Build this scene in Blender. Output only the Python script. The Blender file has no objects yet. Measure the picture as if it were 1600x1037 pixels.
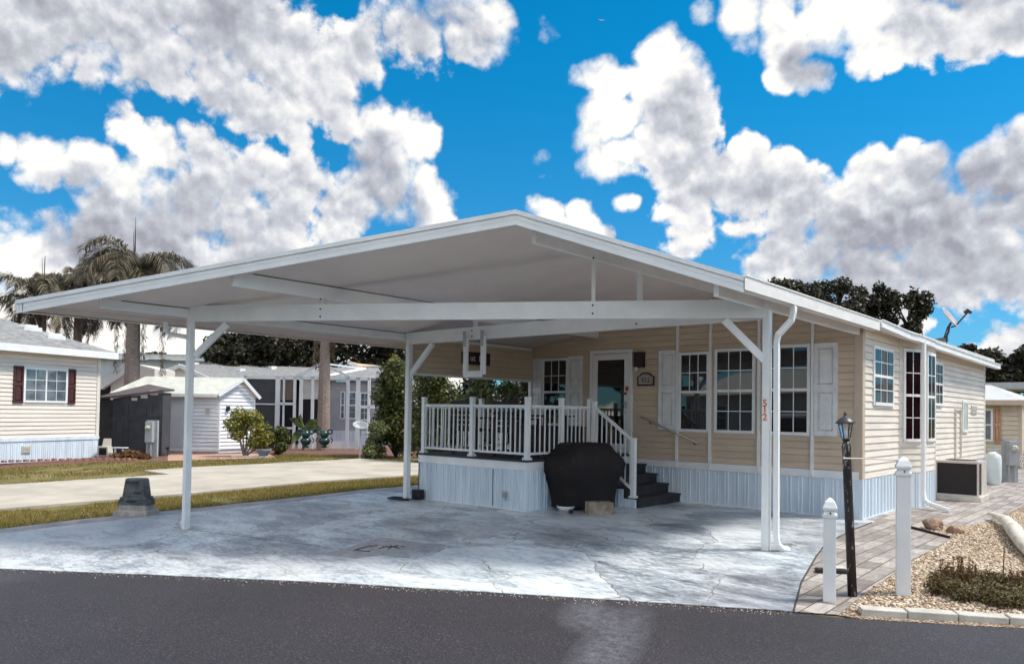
import bpy, math, random
import numpy as np
from mathutils import Vector, Matrix
random.seed(7); rng = np.random.default_rng(7)
R = math.radians
SC = bpy.context.scene
COL = SC.collection

# ------------------------------------------------------------------ camera
F, CY = 1175.09, 614.06
PIT, ROL, YAW = .02473, .01537, -.72624
CAM = Vector((3.599, -12.027, 1.55))
fw = Vector((math.sin(YAW)*math.cos(PIT), math.cos(YAW)*math.cos(PIT), math.sin(PIT)))
rt0 = Vector((math.cos(YAW), -math.sin(YAW), 0)); up0 = rt0.cross(fw)
rt = rt0*math.cos(ROL) + up0*math.sin(ROL); up = -rt0*math.sin(ROL) + up0*math.cos(ROL)
cd = bpy.data.cameras.new('camera'); cam = bpy.data.objects.new('camera', cd); COL.objects.link(cam)
m = Matrix(((rt.x, up.x, -fw.x, CAM.x), (rt.y, up.y, -fw.y, CAM.y), (rt.z, up.z, -fw.z, CAM.z), (0, 0, 0, 1)))
cam.matrix_world = m
cd.sensor_width = 36; cd.lens = F/1600*36; cd.shift_y = (CY-518.5)/1600; cd.clip_end = 2000; cd.clip_start = .05
SC.camera = cam

# ------------------------------------------------------------------ measuring helpers (photo pixel -> point on a real surface)
def ray(u, v): return rt*((u-800)/F) - up*((v-CY)/F) + fw
def plane(u, v, n, o):
    d = ray(u, v); n = Vector(n); t = (Vector(o)-CAM).dot(n)/d.dot(n); return CAM + d*t
def oX(u, v, x): return plane(u, v, (1, 0, 0), (x, 0, 0))
def oY(u, v, y): return plane(u, v, (0, 1, 0), (0, y, 0))
def oZ(u, v, z=0): return plane(u, v, (0, 0, 1), (0, 0, z))
def aD(u, v, D): return CAM + ray(u, v)*D
def gz(x, y): return -.027*max(0, -y-3.1)
def G(u, v):
    h = 0
    for _ in range(25):
        p = oZ(u, v, h); h = .5*h + .5*gz(p.x, p.y)
    return oZ(u, v, h)
def H(p, u, v):       # point above p, seen at pixel row v (on the upright plane through p that faces the camera)
    return plane(u, v, (fw.x, fw.y, 0), p)

# ------------------------------------------------------------------ world / sun / exposure
SUN_AZ = math.atan2(.62, .78)      # direction towards the sun in the ground plane
SUN_EL = R(58)
w = bpy.data.worlds.new('World'); SC.world = w; w.use_nodes = True
def build_world():
    nt = w.node_tree; N = nt.nodes; L = nt.links
    for n in list(N): N.remove(n)
    def nd(t, **k):
        n = N.new(t)
        for a, b in k.items(): setattr(n, a, b)
        return n
    def mth(op, a, b=None, c=None, clamp=False):
        n = nd('ShaderNodeMath', operation=op, use_clamp=clamp)
        for i, x in enumerate((a, b, c)):
            if x is None: continue
            if isinstance(x, (int, float)): n.inputs[i].default_value = x
            else: L.new(x, n.inputs[i])
        return n.outputs[0]
    def vec(op, a, b=None, scale=None):
        n = nd('ShaderNodeVectorMath', operation=op)
        for i, x in enumerate((a, b)):
            if x is None: continue
            if isinstance(x, (tuple, Vector)): n.inputs[i].default_value = tuple(x)
            else: L.new(x, n.inputs[i])
        if scale is not None: n.inputs['Scale'].default_value = scale
        return n.outputs['Value'] if op == 'DOT_PRODUCT' else n.outputs[0]
    def rng_(x, a, b, c=0., d=1.):
        n = nd('ShaderNodeMapRange', interpolation_type='SMOOTHSTEP')
        L.new(x, n.inputs[0]); n.inputs[1].default_value = a; n.inputs[2].default_value = b
        n.inputs[3].default_value = c; n.inputs[4].default_value = d
        return n.outputs[0]
    def mix(f, a, b, blend='MIX'):
        n = nd('ShaderNodeMix', data_type='RGBA', blend_type=blend)
        if isinstance(f, float): n.inputs[0].default_value = f
        else: L.new(f, n.inputs[0])
        for i, x in ((6, a), (7, b)):
            if isinstance(x, tuple): n.inputs[i].default_value = (*x, 1)
            else: L.new(x, n.inputs[i])
        return n.outputs[2]
    tc = nd('ShaderNodeTexCoord'); D = vec('NORMALIZE', tc.outputs['Generated'])
    sep = nd('ShaderNodeSeparateXYZ'); L.new(D, sep.inputs[0])
    sky = nd('ShaderNodeTexSky', sky_type='NISHITA', sun_disc=False, sun_elevation=SUN_EL, air_density=1.0, dust_density=.2, ozone_density=2.0)
    sky.sun_rotation = math.pi/2 - SUN_AZ
    tint = mix(rng_(sep.outputs[2], .0, .48), SKY_LOW, SKY_TINT)      # clear air overhead, paler towards the horizon
    skyc = mix(1., sky.outputs[0], tint, 'MULTIPLY')
    def noise(scale, detail, rough, vecin, col=False, dist=0.):
        n = nd('ShaderNodeTexNoise', noise_dimensions='3D'); n.inputs['Scale'].default_value = scale
        n.inputs['Detail'].default_value = detail; n.inputs['Roughness'].default_value = rough; n.inputs['Distortion'].default_value = dist
        L.new(vecin, n.inputs['Vector']); return n.outputs['Color' if col else 'Fac']
    wn = noise(4.5, 2, .5, D, col=True)
    D1 = vec('NORMALIZE', vec('ADD', D, vec('SCALE', vec('SUBTRACT', wn, (.5, .5, .5)), scale=.085)))
    def field(blobs):
        acc = None
        for (u, v, r, *q) in blobs:
            c = ray(u, v).normalized(); r2 = (r/F*.91)**2
            f = mth('MULTIPLY_ADD', vec('DOT_PRODUCT', D1, c), 2/r2, 1-2/r2-(q[0] if q else 0))      # 1 - (angle / radius)^2
            acc = f if acc is None else mth('MAXIMUM', acc, f)
        return acc
    def height(v_, fine):                    # rounded billows with sharp creases between them
        b1 = mth('ABSOLUTE', mth('MULTIPLY_ADD', noise(8., 1., .4, v_), 3.6, -1.8))
        b2 = mth('ABSOLUTE', mth('MULTIPLY_ADD', noise(19., 2., .5, v_), 2.6, -1.3))
        h_ = mth('ADD', b1, b2)
        return mth('ADD', h_, mth('MULTIPLY_ADD', noise(42., fine, .62, v_), 1.3, -.65))
    hh_ = height(D, 6)
    soft = mth('MULTIPLY_ADD', noise(5., 4, .55, D1), 4.2, -2.1)          # broad light and dark within a bank
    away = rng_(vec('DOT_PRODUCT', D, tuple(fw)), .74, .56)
    n2 = noise(2.6, 4, .6, D)
    gen = mth('SUBTRACT', mth('MULTIPLY', away, mth('MULTIPLY_ADD', n2, 7., -1.35)), 2.4)
    cov = mth('MAXIMUM', mth('MAXIMUM', field(CLOUDS), -1.6), gen)
    dens = mth('ADD', mth('MINIMUM', cov, 1.), mth('ADD', mth('MULTIPLY_ADD', hh_, .80, -.60), mth('MULTIPLY', soft, .28)))
    edge = rng_(soft, -.5, .5, .22, .75)                                  # crisp here, wispy there
    al = nd('ShaderNodeMapRange', interpolation_type='SMOOTHSTEP'); L.new(dens, al.inputs[0]); al.inputs[1].default_value = -.12; L.new(edge, al.inputs[2])
    alpha = al.outputs[0]
    grey = mth('MAXIMUM', field(GREYS), -1.)
    shv = vec('ADD', D, tuple(Vector((math.cos(SUN_AZ), math.sin(SUN_AZ), 0))*.004 + Vector((0, 0, .011))))
    relief = mth('SUBTRACT', hh_, height(shv, 4))
    thick = rng_(dens, .15, 1.1)
    g = mth('ADD', mth('MULTIPLY', rng_(grey, -1., .8), .72), mth('MULTIPLY', thick, .22))
    g = mth('ADD', g, mth('ADD', mth('MULTIPLY', relief, -.62), mth('MULTIPLY_ADD', soft, .32, -.15)))
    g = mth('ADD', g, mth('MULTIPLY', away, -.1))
    rp_ = nd('ShaderNodeValToRGB'); L.new(g, rp_.inputs[0]); rp_.color_ramp.interpolation = 'LINEAR'
    e = rp_.color_ramp.elements; e[0].position = .12; e[0].color = (*CL_HI, 1); e[1].position = 1; e[1].color = (*CL_LO, 1)
    for p, c in ((.36, CL_MID), (.62, CL_MD2)): k = e.new(p); k.color = (*c, 1)
    clc = mix(away, rp_.outputs[0], (4.9, 4.5, 4.0), 'MULTIPLY')      # clouds behind the camera boosted as unseen warm fill for the shaded front
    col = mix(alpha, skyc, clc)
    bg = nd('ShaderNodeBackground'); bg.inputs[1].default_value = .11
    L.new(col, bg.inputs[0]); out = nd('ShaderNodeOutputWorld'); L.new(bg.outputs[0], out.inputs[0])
    w.cycles.sampling_method = 'MANUAL'; w.cycles.sample_map_resolution = 256
SKY_TINT = (.008, .385, .52); SKY_LOW = (.12, .29, .41)
CL_HI = (3.75, 3.62, 3.35); CL_MID = (2.9, 2.92, 3.0); CL_MD2 = (2.0, 2.08, 2.28); CL_LO = (1.25, 1.28, 1.48)
# clouds: centre (as seen in the photograph) and radius, turned into directions of the sky
CLOUDS = [(50, 50, 110), (150, 40, 90, .2), (230, 90, 90), (330, 60, 150), (450, 80, 110), (500, 150, 80), (250, 130, 60), (400, 160, 80), (440, 200, 55), (40, 120, 60, .3),
          (560, 90, 60), (640, 60, 85, .1), (720, 35, 75), (765, 10, 30), (50, 262, 44), (5, 245, 30, .2), (180, 215, 36), (235, 245, 55), (300, 225, 50), (350, 260, 80), (430, 280, 95), (390, 240, 50),
          (590, 195, 50), (640, 215, 65), (600, 270, 90), (665, 300, 55), (670, 340, 50), (130, 280, 44), (160, 320, 60), (260, 330, 100), (400, 370, 130), (90, 400, 85), (20, 410, 60), (520, 340, 65), (60, 350, 40, .3), (200, 420, 100),
          (850, 348, 42), (905, 360, 44), (935, 385, 30), (848, 17, 52, .85), (872, 292, 56, .85), (852, 242, 40, .8), (820, 375, 40), (1098, 18, 36, .8), (1170, 60, 60, .85),
          (922, 100, 36), (945, 135, 44), (950, 190, 60), (960, 250, 60), (1010, 95, 50), (1130, 290, 60), (990, 140, 65), (930, 165, 42), (1050, 150, 60), (1070, 200, 62), (1010, 220, 80), (1060, 265, 75), (975, 330, 30, .2),
          (1165, 240, 42), (1215, 260, 40), (1170, 310, 85), (1070, 345, 80), (1240, 325, 80), (1290, 320, 50), (1360, 280, 48), (1310, 340, 70), (1420, 270, 50), (1450, 260, 36), (1440, 340, 100), (1340, 380, 105), (1230, 390, 80), (1530, 290, 50), (1590, 250, 50), (1560, 350, 100), (1470, 420, 100), (1370, 440, 90), (1590, 440, 60),
          (1575, 545, 60), (1500, 575, 40), (1410, 500, 60, .2),
          (1162, 8, 42), (1225, 12, 40), (1240, 70, 48), (1235, 120, 40), (1275, 130, 34), (1320, 20, 70), (1370, 75, 48), (1350, 110, 34, .2), (1430, 20, 75), (1530, 15, 75), (1590, 45, 50),
          (420, 500, 150), (650, 520, 150), (220, 500, 150), (60, 480, 100), (800, 480, 100), (950, 450, 70)]
GREYS = [(100, 330, 50), (250, 410, 90), (520, 400, 60), (690, 70, 60), (1290, 380, 70), (1240, 300, 50), (960, 380, 30), (330, 50, 190), (430, 130, 150), (480, 220, 90), (60, 90, 100), (340, 310, 110), (440, 310, 100), (570, 270, 70), (610, 330, 60), (1050, 220, 75), (1075, 285, 75), (1190, 320, 80), (1190, 390, 60),
         (1490, 430, 190), (1400, 390, 90), (1600, 330, 80), (1370, 470, 120), (1270, 110, 36), (1500, 30, 90), (210, 140, 60), (600, 70, 50), (280, 360, 60), (120, 370, 50), (450, 390, 80), (600, 400, 50), (180, 60, 70), (1080, 380, 60)]
build_world()
sl = bpy.data.lights.new('sun', 'SUN'); sl.energy = 1.9; sl.angle = R(12); sl.color = (1, .92, .80)
so = bpy.data.objects.new('sun', sl); COL.objects.link(so)
sd = Vector((math.cos(SUN_AZ)*math.cos(SUN_EL), math.sin(SUN_AZ)*math.cos(SUN_EL), math.sin(SUN_EL)))
so.rotation_euler = sd.to_track_quat('Z', 'Y').to_euler(); so.location = (0, 0, 60)
SC.view_settings.view_transform = 'Standard'; SC.view_settings.look = 'None'; SC.view_settings.gamma = 1
SC.view_settings.exposure = 1.45; SC.view_settings.use_curve_mapping = False
SC.cycles.max_bounces = 8; SC.cycles.diffuse_bounces = 4

# ------------------------------------------------------------------ materials
MATS = {}
def mat(name, col, rough=.6, var=.12, scale=4., bump=0., bscale=60., spec=.5, metal=0., col2=None, detail=6, stretch=None, coat=0., emit=None, trans=None):
    if name in MATS: return MATS[name]
    M = bpy.data.materials.new(name); M.use_nodes = True; nt = M.node_tree; N = nt.nodes; L = nt.links
    b = N['Principled BSDF']; b.inputs['Roughness'].default_value = rough; b.inputs['Metallic'].default_value = metal
    b.inputs['Specular IOR Level'].default_value = spec; b.inputs['Coat Weight'].default_value = coat
    tc = N.new('ShaderNodeTexCoord'); src = tc.outputs['Object']
    if stretch:
        mp = N.new('ShaderNodeMapping'); mp.inputs['Scale'].default_value = stretch; L.new(src, mp.inputs[0]); src = mp.outputs[0]
    nz = N.new('ShaderNodeTexNoise'); nz.inputs['Scale'].default_value = scale; nz.inputs['Detail'].default_value = detail; nz.inputs['Roughness'].default_value = .6
    L.new(src, nz.inputs['Vector'])
    r = N.new('ShaderNodeValToRGB'); L.new(nz.outputs[0], r.inputs[0])
    c2 = col2 or tuple(min(1, c*(1+var)) for c in col); c1 = col if col2 else tuple(c*(1-var) for c in col)
    r.color_ramp.elements[0].position = .35; r.color_ramp.elements[1].position = .65
    r.color_ramp.elements[0].color = (*c1, 1); r.color_ramp.elements[1].color = (*c2, 1)
    L.new(r.outputs[0], b.inputs['Base Color'])
    if bump:
        n2 = N.new('ShaderNodeTexNoise'); n2.inputs['Scale'].default_value = bscale; n2.inputs['Detail'].default_value = 5; L.new(src, n2.inputs['Vector'])
        bp = N.new('ShaderNodeBump'); bp.inputs['Strength'].default_value = bump; bp.inputs['Distance'].default_value = .02
        L.new(n2.outputs[0], bp.inputs['Height']); L.new(bp.outputs[0], b.inputs['Normal'])
    if emit: b.inputs['Emission Color'].default_value = (*emit[:3], 1); b.inputs['Emission Strength'].default_value = emit[3]
    MATS[name] = M; return M
def leafmat(name, c1, c2, c3, rough=.5, tr=.25):
    if name in MATS: return MATS[name]
    M = bpy.data.materials.new(name); M.use_nodes = True; nt = M.node_tree; N = nt.nodes; L = nt.links
    b = N['Principled BSDF']; b.inputs['Roughness'].default_value = rough; b.inputs['Specular IOR Level'].default_value = .3
    g = N.new('ShaderNodeNewGeometry'); r = N.new('ShaderNodeValToRGB'); L.new(g.outputs['Random Per Island'], r.inputs[0])
    e = r.color_ramp.elements; e[0].color = (*c1, 1); e[1].color = (*c3, 1); k = e.new(.55); k.color = (*c2, 1)
    L.new(r.outputs[0], b.inputs['Base Color'])
    t = N.new('ShaderNodeBsdfTranslucent'); L.new(r.outputs[0], t.inputs[0]); mx = N.new('ShaderNodeMixShader'); mx.inputs[0].default_value = tr
    L.new(b.outputs[0], mx.inputs[1]); L.new(t.outputs[0], mx.inputs[2]); L.new(mx.outputs[0], N['Material Output'].inputs[0])
    MATS[name] = M; return M
WHITE = mat('white_paint', (.74, .75, .76), .42, .05, 3., .05, 30.)
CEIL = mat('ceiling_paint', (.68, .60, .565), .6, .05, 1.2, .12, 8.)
TRIMT = mat('tan_trim', (.50, .40, .32), .5, .05)
SKIRT = mat('white_skirting', (.60, .68, .76), .45, .1, 1.3, .05, 20., stretch=(6, 6, .6))
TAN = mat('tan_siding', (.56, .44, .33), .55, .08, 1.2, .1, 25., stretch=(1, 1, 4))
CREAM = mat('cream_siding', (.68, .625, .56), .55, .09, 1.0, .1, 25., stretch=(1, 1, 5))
SHUT = mat('white_shutter', (.68, .68, .70), .5, .1, 6., .15, 90.)
DARKG = mat('dark_grey_board', (.05, .052, .06), .75, .2, 3., .1)
BLACK = mat('black_metal', (.012, .010, .011), .45, .3, 8.)
BLKF = mat('black_fabric', (.008, .004, .005), .75, .4, 5., 1., 7.)
STEP = mat('dark_step', (.030, .027, .032), .7, .25, 4., .1)
CONC = mat('pale_concrete', (.42, .38, .32), .8, .17, 1.1, .25, 40.)
KERB = mat('kerb_concrete', (.50, .47, .42), .85, .15, 6., .4, 80.)
SHING = mat('grey_shingle', (.15, .15, .155), .85, .2, 5., .8, 9., col2=(.30, .30, .30), stretch=(1, 1, 5))
WROOF = mat('white_metal_roof', (.52, .52, .50), .5, .08, 1.5)
RED = mat('brown_shutter', (.06, .016, .016), .6, .1)
METG = mat('grey_metal', (.34, .36, .38), .4, .1, 5.)
HOSE = mat('beige_plastic', (.55, .52, .46), .5, .1)
BARK = mat('oak_bark', (.05, .04, .035), .9, .4, 8., .6, 20.)
PBARK = mat('palm_bark', (.26, .20, .17), .9, .3, 6., .8, 14., stretch=(1, 1, 6))
def glass(name, base=(.012, .011, .014), rough=.02, c2=None):
    M = mat(name, base, rough, .3, 3., spec=.9, col2=c2); return M
GLASS = glass('window_glass'); GLASSC = glass('curtained_glass', (.06, .08, .10), .06, (.16, .20, .24))
GLASSR = mat('dark_red_glass', (.011, .003, .005), .08, .3, 3., spec=.3); GLASSR.node_tree.nodes['Principled BSDF'].inputs['IOR'].default_value = 1.15

# ------------------------------------------------------------------ mesh builder
class MB:
    def __init__(s, tf=None): s.v = []; s.f = []; s.m = []; s.tf = tf; s.cm = 0
    def add(s, vs, fs):
        o = len(s.v)
        for p in vs:
            p = Vector(p); s.v.append(s.tf @ p if s.tf else p)
        for f in fs: s.f.append(tuple(i+o for i in f)); s.m.append(s.cm)
    def box(s, x0, x1, y0, y1, z0, z1):
        s.add([(x0, y0, z0), (x1, y0, z0), (x1, y1, z0), (x0, y1, z0), (x0, y0, z1), (x1, y0, z1), (x1, y1, z1), (x0, y1, z1)],
              [(0, 3, 2, 1), (4, 5, 6, 7), (0, 1, 5, 4), (1, 2, 6, 5), (2, 3, 7, 6), (3, 0, 4, 7)])
    def bar(s, p, q, w_, h_=None, upv=(0, 0, 1)):
        p = Vector(p); q = Vector(q); h_ = h_ or w_; d = (q-p).normalized(); u = Vector(upv)
        if abs(d.dot(u)) > .98: u = Vector((0, 1, 0))
        a = d.cross(u).normalized(); b = a.cross(d)
        vs = [p+a*sx*w_/2+b*sz*h_/2 for sx, sz in ((-1, -1), (1, -1), (1, 1), (-1, 1))] + [q+a*sx*w_/2+b*sz*h_/2 for sx, sz in ((-1, -1), (1, -1), (1, 1), (-1, 1))]
        s.add(vs, [(0, 3, 2, 1), (4, 5, 6, 7), (0, 1, 5, 4), (1, 2, 6, 5), (2, 3, 7, 6), (3, 0, 4, 7)])
    def poly(s, pts, th):            # slab: polygon pts extruded by vector th
        n = len(pts); pts = [Vector(p) for p in pts]; t = Vector(th)
        s.add(pts+[p+t for p in pts], [tuple(range(n))[::-1], tuple(range(n, 2*n))] + [(i, (i+1) % n, n+(i+1) % n, n+i) for i in range(n)])
    def tube(s, pts, r, n=10, cap=True, sq=None):
        pts = [Vector(p) for p in pts]; rs = r if isinstance(r, (list, tuple)) else [r]*len(pts)
        vs = []; pa = None
        for i, p in enumerate(pts):
            d = (pts[min(i+1, len(pts)-1)]-pts[max(i-1, 0)]).normalized()
            if pa is None: pa = d.cross(Vector((0, 0, 1)) if abs(d.z) < .9 else Vector((1, 0, 0))).normalized()
            a = (pa - d*pa.dot(d)).normalized(); pa = a; b = d.cross(a)
            for k in range(n):
                t = 2*math.pi*(k+.5)/n; c, q = math.cos(t), math.sin(t)
                if sq: c = max(-.72, min(.72, c*1.2)); q = max(-.72, min(.72, q*1.2))
                vs.append(p+a*c*rs[i]+b*q*rs[i]*(sq or 1))
        fs = [(i*n+k, i*n+(k+1) % n, (i+1)*n+(k+1) % n, (i+1)*n+k) for i in range(len(pts)-1) for k in range(n)]
        if cap: fs += [tuple(range(n))[::-1], tuple(range((len(pts)-1)*n, len(pts)*n))]
        s.add(vs, fs)
    def lathe(s, c, prof, n=20):
        c = Vector(c); vs = []; 
        for r, z in prof:
            for k in range(n): t = 2*math.pi*(k+.5)/n; vs.append(c+Vector((r*math.cos(t), r*math.sin(t), z)))
        fs = [(i*n+k, i*n+(k+1) % n, (i+1)*n+(k+1) % n, (i+1)*n+k) for i in range(len(prof)-1) for k in range(n)]
        fs += [tuple(range(n))[::-1], tuple(range((len(prof)-1)*n, len(prof)*n))]
        s.add(vs, fs)
    def build(s, name, mats, parent=None, bevel=0, smooth=False):
        me = bpy.data.meshes.new(name); o = bpy.data.objects.new(name, me)
        off = Vector(parent['_o']) if parent is not None else Vector((0, 0, 0))
        me.from_pydata([tuple(p-off) for p in s.v], [], s.f)
        mats = mats if isinstance(mats, (list, tuple)) else [mats]
        for k in mats: me.materials.append(k)
        if len(mats) > 1: me.polygons.foreach_set('material_index', s.m)
        if smooth: me.polygons.foreach_set('use_smooth', [True]*len(me.polygons))
        me.update(); COL.objects.link(o)
        if parent is not None: o.parent = parent; o['_o'] = tuple(off)
        else: o['_o'] = (0., 0., 0.)
        if bevel:
            b = o.modifiers.new('bevel', 'BEVEL'); b.width = bevel; b.segments = 2; b.limit_method = 'ANGLE'
        return o
def fastmesh(name, verts, faces_n, nv, mats, parent=None, matidx=None):
    """verts (n,3) array, faces all with nv corners, consecutive"""
    me = bpy.data.meshes.new(name); n = len(verts); nf = n//nv if faces_n is None else len(faces_n)
    off = np.array(parent['_o']) if parent is not None else np.zeros(3)
    me.vertices.add(n); me.vertices.foreach_set('co', (np.asarray(verts)-off).astype(np.float32).ravel())
    idx = np.arange(n) if faces_n is None else np.asarray(faces_n).ravel()
    me.loops.add(len(idx)); me.loops.foreach_set('vertex_index', idx.astype(np.int32))
    me.polygons.add(nf); me.polygons.foreach_set('loop_start', (np.arange(nf)*nv).astype(np.int32))
    for k in (mats if isinstance(mats, (list, tuple)) else [mats]): me.materials.append(k)
    if matidx is not None: me.polygons.foreach_set('material_index', np.asarray(matidx, np.int32))
    me.update(calc_edges=True); me.validate()
    o = bpy.data.objects.new(name, me); COL.objects.link(o)
    if parent is not None: o.parent = parent; o['_o'] = tuple(off)
    else: o['_o'] = (0., 0., 0.)
    return o
def thing(name, label, cat, loc, group=None):
    o = bpy.data.objects.new(name, None); COL.objects.link(o); o.location = loc; o['_o'] = tuple(loc); o.empty_display_size = .2
    o['label'] = label; o['category'] = cat
    if group: o['group'] = group
    return o
def tag(o, label, cat, group=None, kind=None):
    if label: o['label'] = label
    if cat: o['category'] = cat
    if group: o['group'] = group
    if kind: o['kind'] = kind
    return o
def struct(o): o['kind'] = 'structure'; return o
def frame(o, ang): return Matrix.Translation(Vector(o)) @ Matrix.Rotation(ang, 4, 'Z')
I4 = Matrix.Identity(4)
SIDE = Matrix.Rotation(math.pi/2, 4, 'Z')      # local x -> +Y, local -y (outward) -> +X
def copy_tree(o, parent=None):
    c = o.copy(); COL.objects.link(c); c.parent = parent
    for ch in list(o.children): copy_tree(ch, c)
    return c
def shift(o, loc, rz=0):
    o.location = loc; o.rotation_euler = (0, 0, rz)

# ------------------------------------------------------------------ generic building pieces (local: x along wall, -y outward)
def siding(mb, x0, x1, z0, z1, ex=.108, lip=.016, clip=None, y=0.):
    z = z0
    while z < z1-1e-4:
        t = min(z+ex, z1)
        a, b = (clip(z), clip(t)) if clip else ((x0, x1), (x0, x1))
        if b[0] < b[1] and a[0] < a[1]:
            g_ = min(.0065 if ex < .112 else .016, (t-z)*.4)
            mb.add([(a[0], y-lip, z+g_), (a[1], y-lip, z+g_), (b[1], y-.004, t), (b[0], y-.004, t)], [(0, 1, 2, 3)])
            mb.add([(a[0], y-lip, z+g_), (a[1], y-lip, z+g_), (a[1], y+.02, z+g_), (a[0], y+.02, z+g_)], [(3, 2, 1, 0)])
            mb.add([(a[0], y+.008, z-.001), (a[1], y+.008, z-.001), (a[1], y+.008, z+g_), (a[0], y+.008, z+g_)], [(0, 1, 2, 3)])
            mb.add([(a[0], y-lip, z), (b[0], y-.003, t), (b[0], y+.02, t), (a[0], y+.02, z)], [(0, 1, 2, 3)])
            mb.add([(a[1], y-lip, z), (b[1], y-.003, t), (b[1], y+.02, t), (a[1], y+.02, z)], [(3, 2, 1, 0)])
        z = t
def skirting(mb, x0, x1, z0, z1, y=0.):
    prof = [(0, 0), (.035, 0), (.041, -.014), (.052, -.014), (.058, 0), (.093, 0), (.099, -.014), (.110, -.014), (.116, 0), (.150, 0), (.1505, .006), (.154, .006), (.1545, 0), (.175, 0)]
    pts = []; x = x0; i = 0
    while x < x1:
        for px_, py in prof:
            if x+px_ <= x1: pts.append((x+px_, y+py))
        x += .178
    pts.append((x1, y))
    vs = [(a, b, z0) for a, b in pts]+[(a, b, z1) for a, b in pts]; n = len(pts)
    mb.add(vs, [(i, i+1, n+i+1, n+i) for i in range(n-1)])
def window(parent, tf, x0, x1, z0, z1, cols=3, rows=2, lower=True, glassm=GLASS, fw_=.05, proud=.035, hung=True, name='window', slider=False, fm=WHITE, y=0.):
    f = MB(tf); p = y-proud
    f.box(x0, x0+fw_, p, y+.01, z0, z1); f.box(x1-fw_, x1, p, y+.01, z0, z1)
    f.box(x0+fw_, x1-fw_, p, y+.01, z1-fw_, z1); f.box(x0+fw_, x1-fw_, p-.012, y+.01, z0, z0+fw_)
    zm = (z0+z1)/2; xm = (x0+x1)/2
    if hung: f.box(x0+fw_, x1-fw_, p+.005, y+.01, zm-.022, zm+.022)
    if slider: f.box(xm-.022, xm+.022, p+.005, y+.01, z0+fw_, z1-fw_)
    wo = f.build(name, fm, parent)
    g = MB(tf)
    if hung:
        g.box(x0+fw_, x1-fw_, p+.012, y+.005, z0+fw_, zm-.022); g.box(x0+fw_, x1-fw_, p+.008, y+.005, zm+.022, z1-fw_)
    else: g.box(x0+fw_, x1-fw_, p+.012, y+.005, z0+fw_, z1-fw_)
    g.build('pane', glassm, wo)
    b = MB(tf)
    def grid(za, zb, xa, xb, nc, nr, yy):
        for i in range(1, nc): xx = xa+(xb-xa)*i/nc; b.box(xx-.007, xx+.007, yy-.006, yy, za, zb)
        for j in range(1, nr): zz = za+(zb-za)*j/nr; b.box(xa, xb, yy-.007, yy-.001, zz-.007, zz+.007)
    if hung:
        grid(zm+.022, z1-fw_, x0+fw_, x1-fw_, cols, rows, p+.008)
        if lower: grid(z0+fw_, zm-.022, x0+fw_, x1-fw_, cols, rows, p+.012)
    elif slider:
        grid(z0+fw_, z1-fw_, x0+fw_, xm-.022, cols, rows, p+.012); grid(z0+fw_, z1-fw_, xm+.022, x1-fw_, cols, rows, p+.012)
    elif cols > 1 or rows > 1: grid(z0+fw_, z1-fw_, x0+fw_, x1-fw_, cols, rows, p+.012)
    if b.v: b.build('muntin', fm, wo)
    return wo
def shutter(parent, tf, x0, x1, z0, z1, m_=SHUT, panels=((.03, .49), (.53, .97))):
    s = MB(tf); h = z1-z0; w_ = x1-x0; xa, xb = x0+.17*w_, x1-.17*w_
    s.box(x0, xa, -.048, .0, z0, z1); s.box(xb, x1, -.048, .0, z0, z1); s.box(xa, xb, -.02, .0, z0, z1); zs = z0
    for a, b in panels:
        za, zb = z0+a*h+.03, z0+b*h-.03
        s.box(xa, xb, -.048, -.0205, zs, za); zs = zb; i = .03
        s.add([(xa+.008, -.0205, za+.008), (xb-.008, -.0205, za+.008), (xb-.008, -.0205, zb-.008), (xa+.008, -.0205, zb-.008), (xa+i, -.040, za+i), (xb-i, -.040, za+i), (xb-i, -.040, zb-i), (xa+i, -.040, zb-i)], [(4, 5, 6, 7), (0, 1, 5, 4), (1, 2, 6, 5), (2, 3, 7, 6), (3, 0, 4, 7)])
    s.box(xa, xb, -.048, -.0205, zs, z1)
    return s.build('shutter', m_, parent)
def textmesh(txt, size, tf, m_, parent, name='lettering', ext=.004, bold=0.):
    c = bpy.data.curves.new(name, 'FONT'); c.body = txt; c.size = size; c.extrude = ext; c.align_x = 'CENTER'; c.align_y = 'CENTER'; c.offset = bold
    t = bpy.data.objects.new('t', c); COL.objects.link(t); bpy.context.view_layer.update()
    me = bpy.data.meshes.new_from_object(t.evaluated_get(bpy.context.evaluated_depsgraph_get()))
    bpy.data.objects.remove(t); me.name = name
    off = Vector(parent['_o']) if parent is not None else Vector((0, 0, 0))
    me.transform(Matrix.Translation(-off) @ tf @ Matrix.Rotation(math.pi/2, 4, 'X'))
    me.materials.clear(); me.materials.append(m_)
    o = bpy.data.objects.new(name, me); COL.objects.link(o)
    if parent is not None: o.parent = parent; o['_o'] = tuple(off)
    return o

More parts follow.
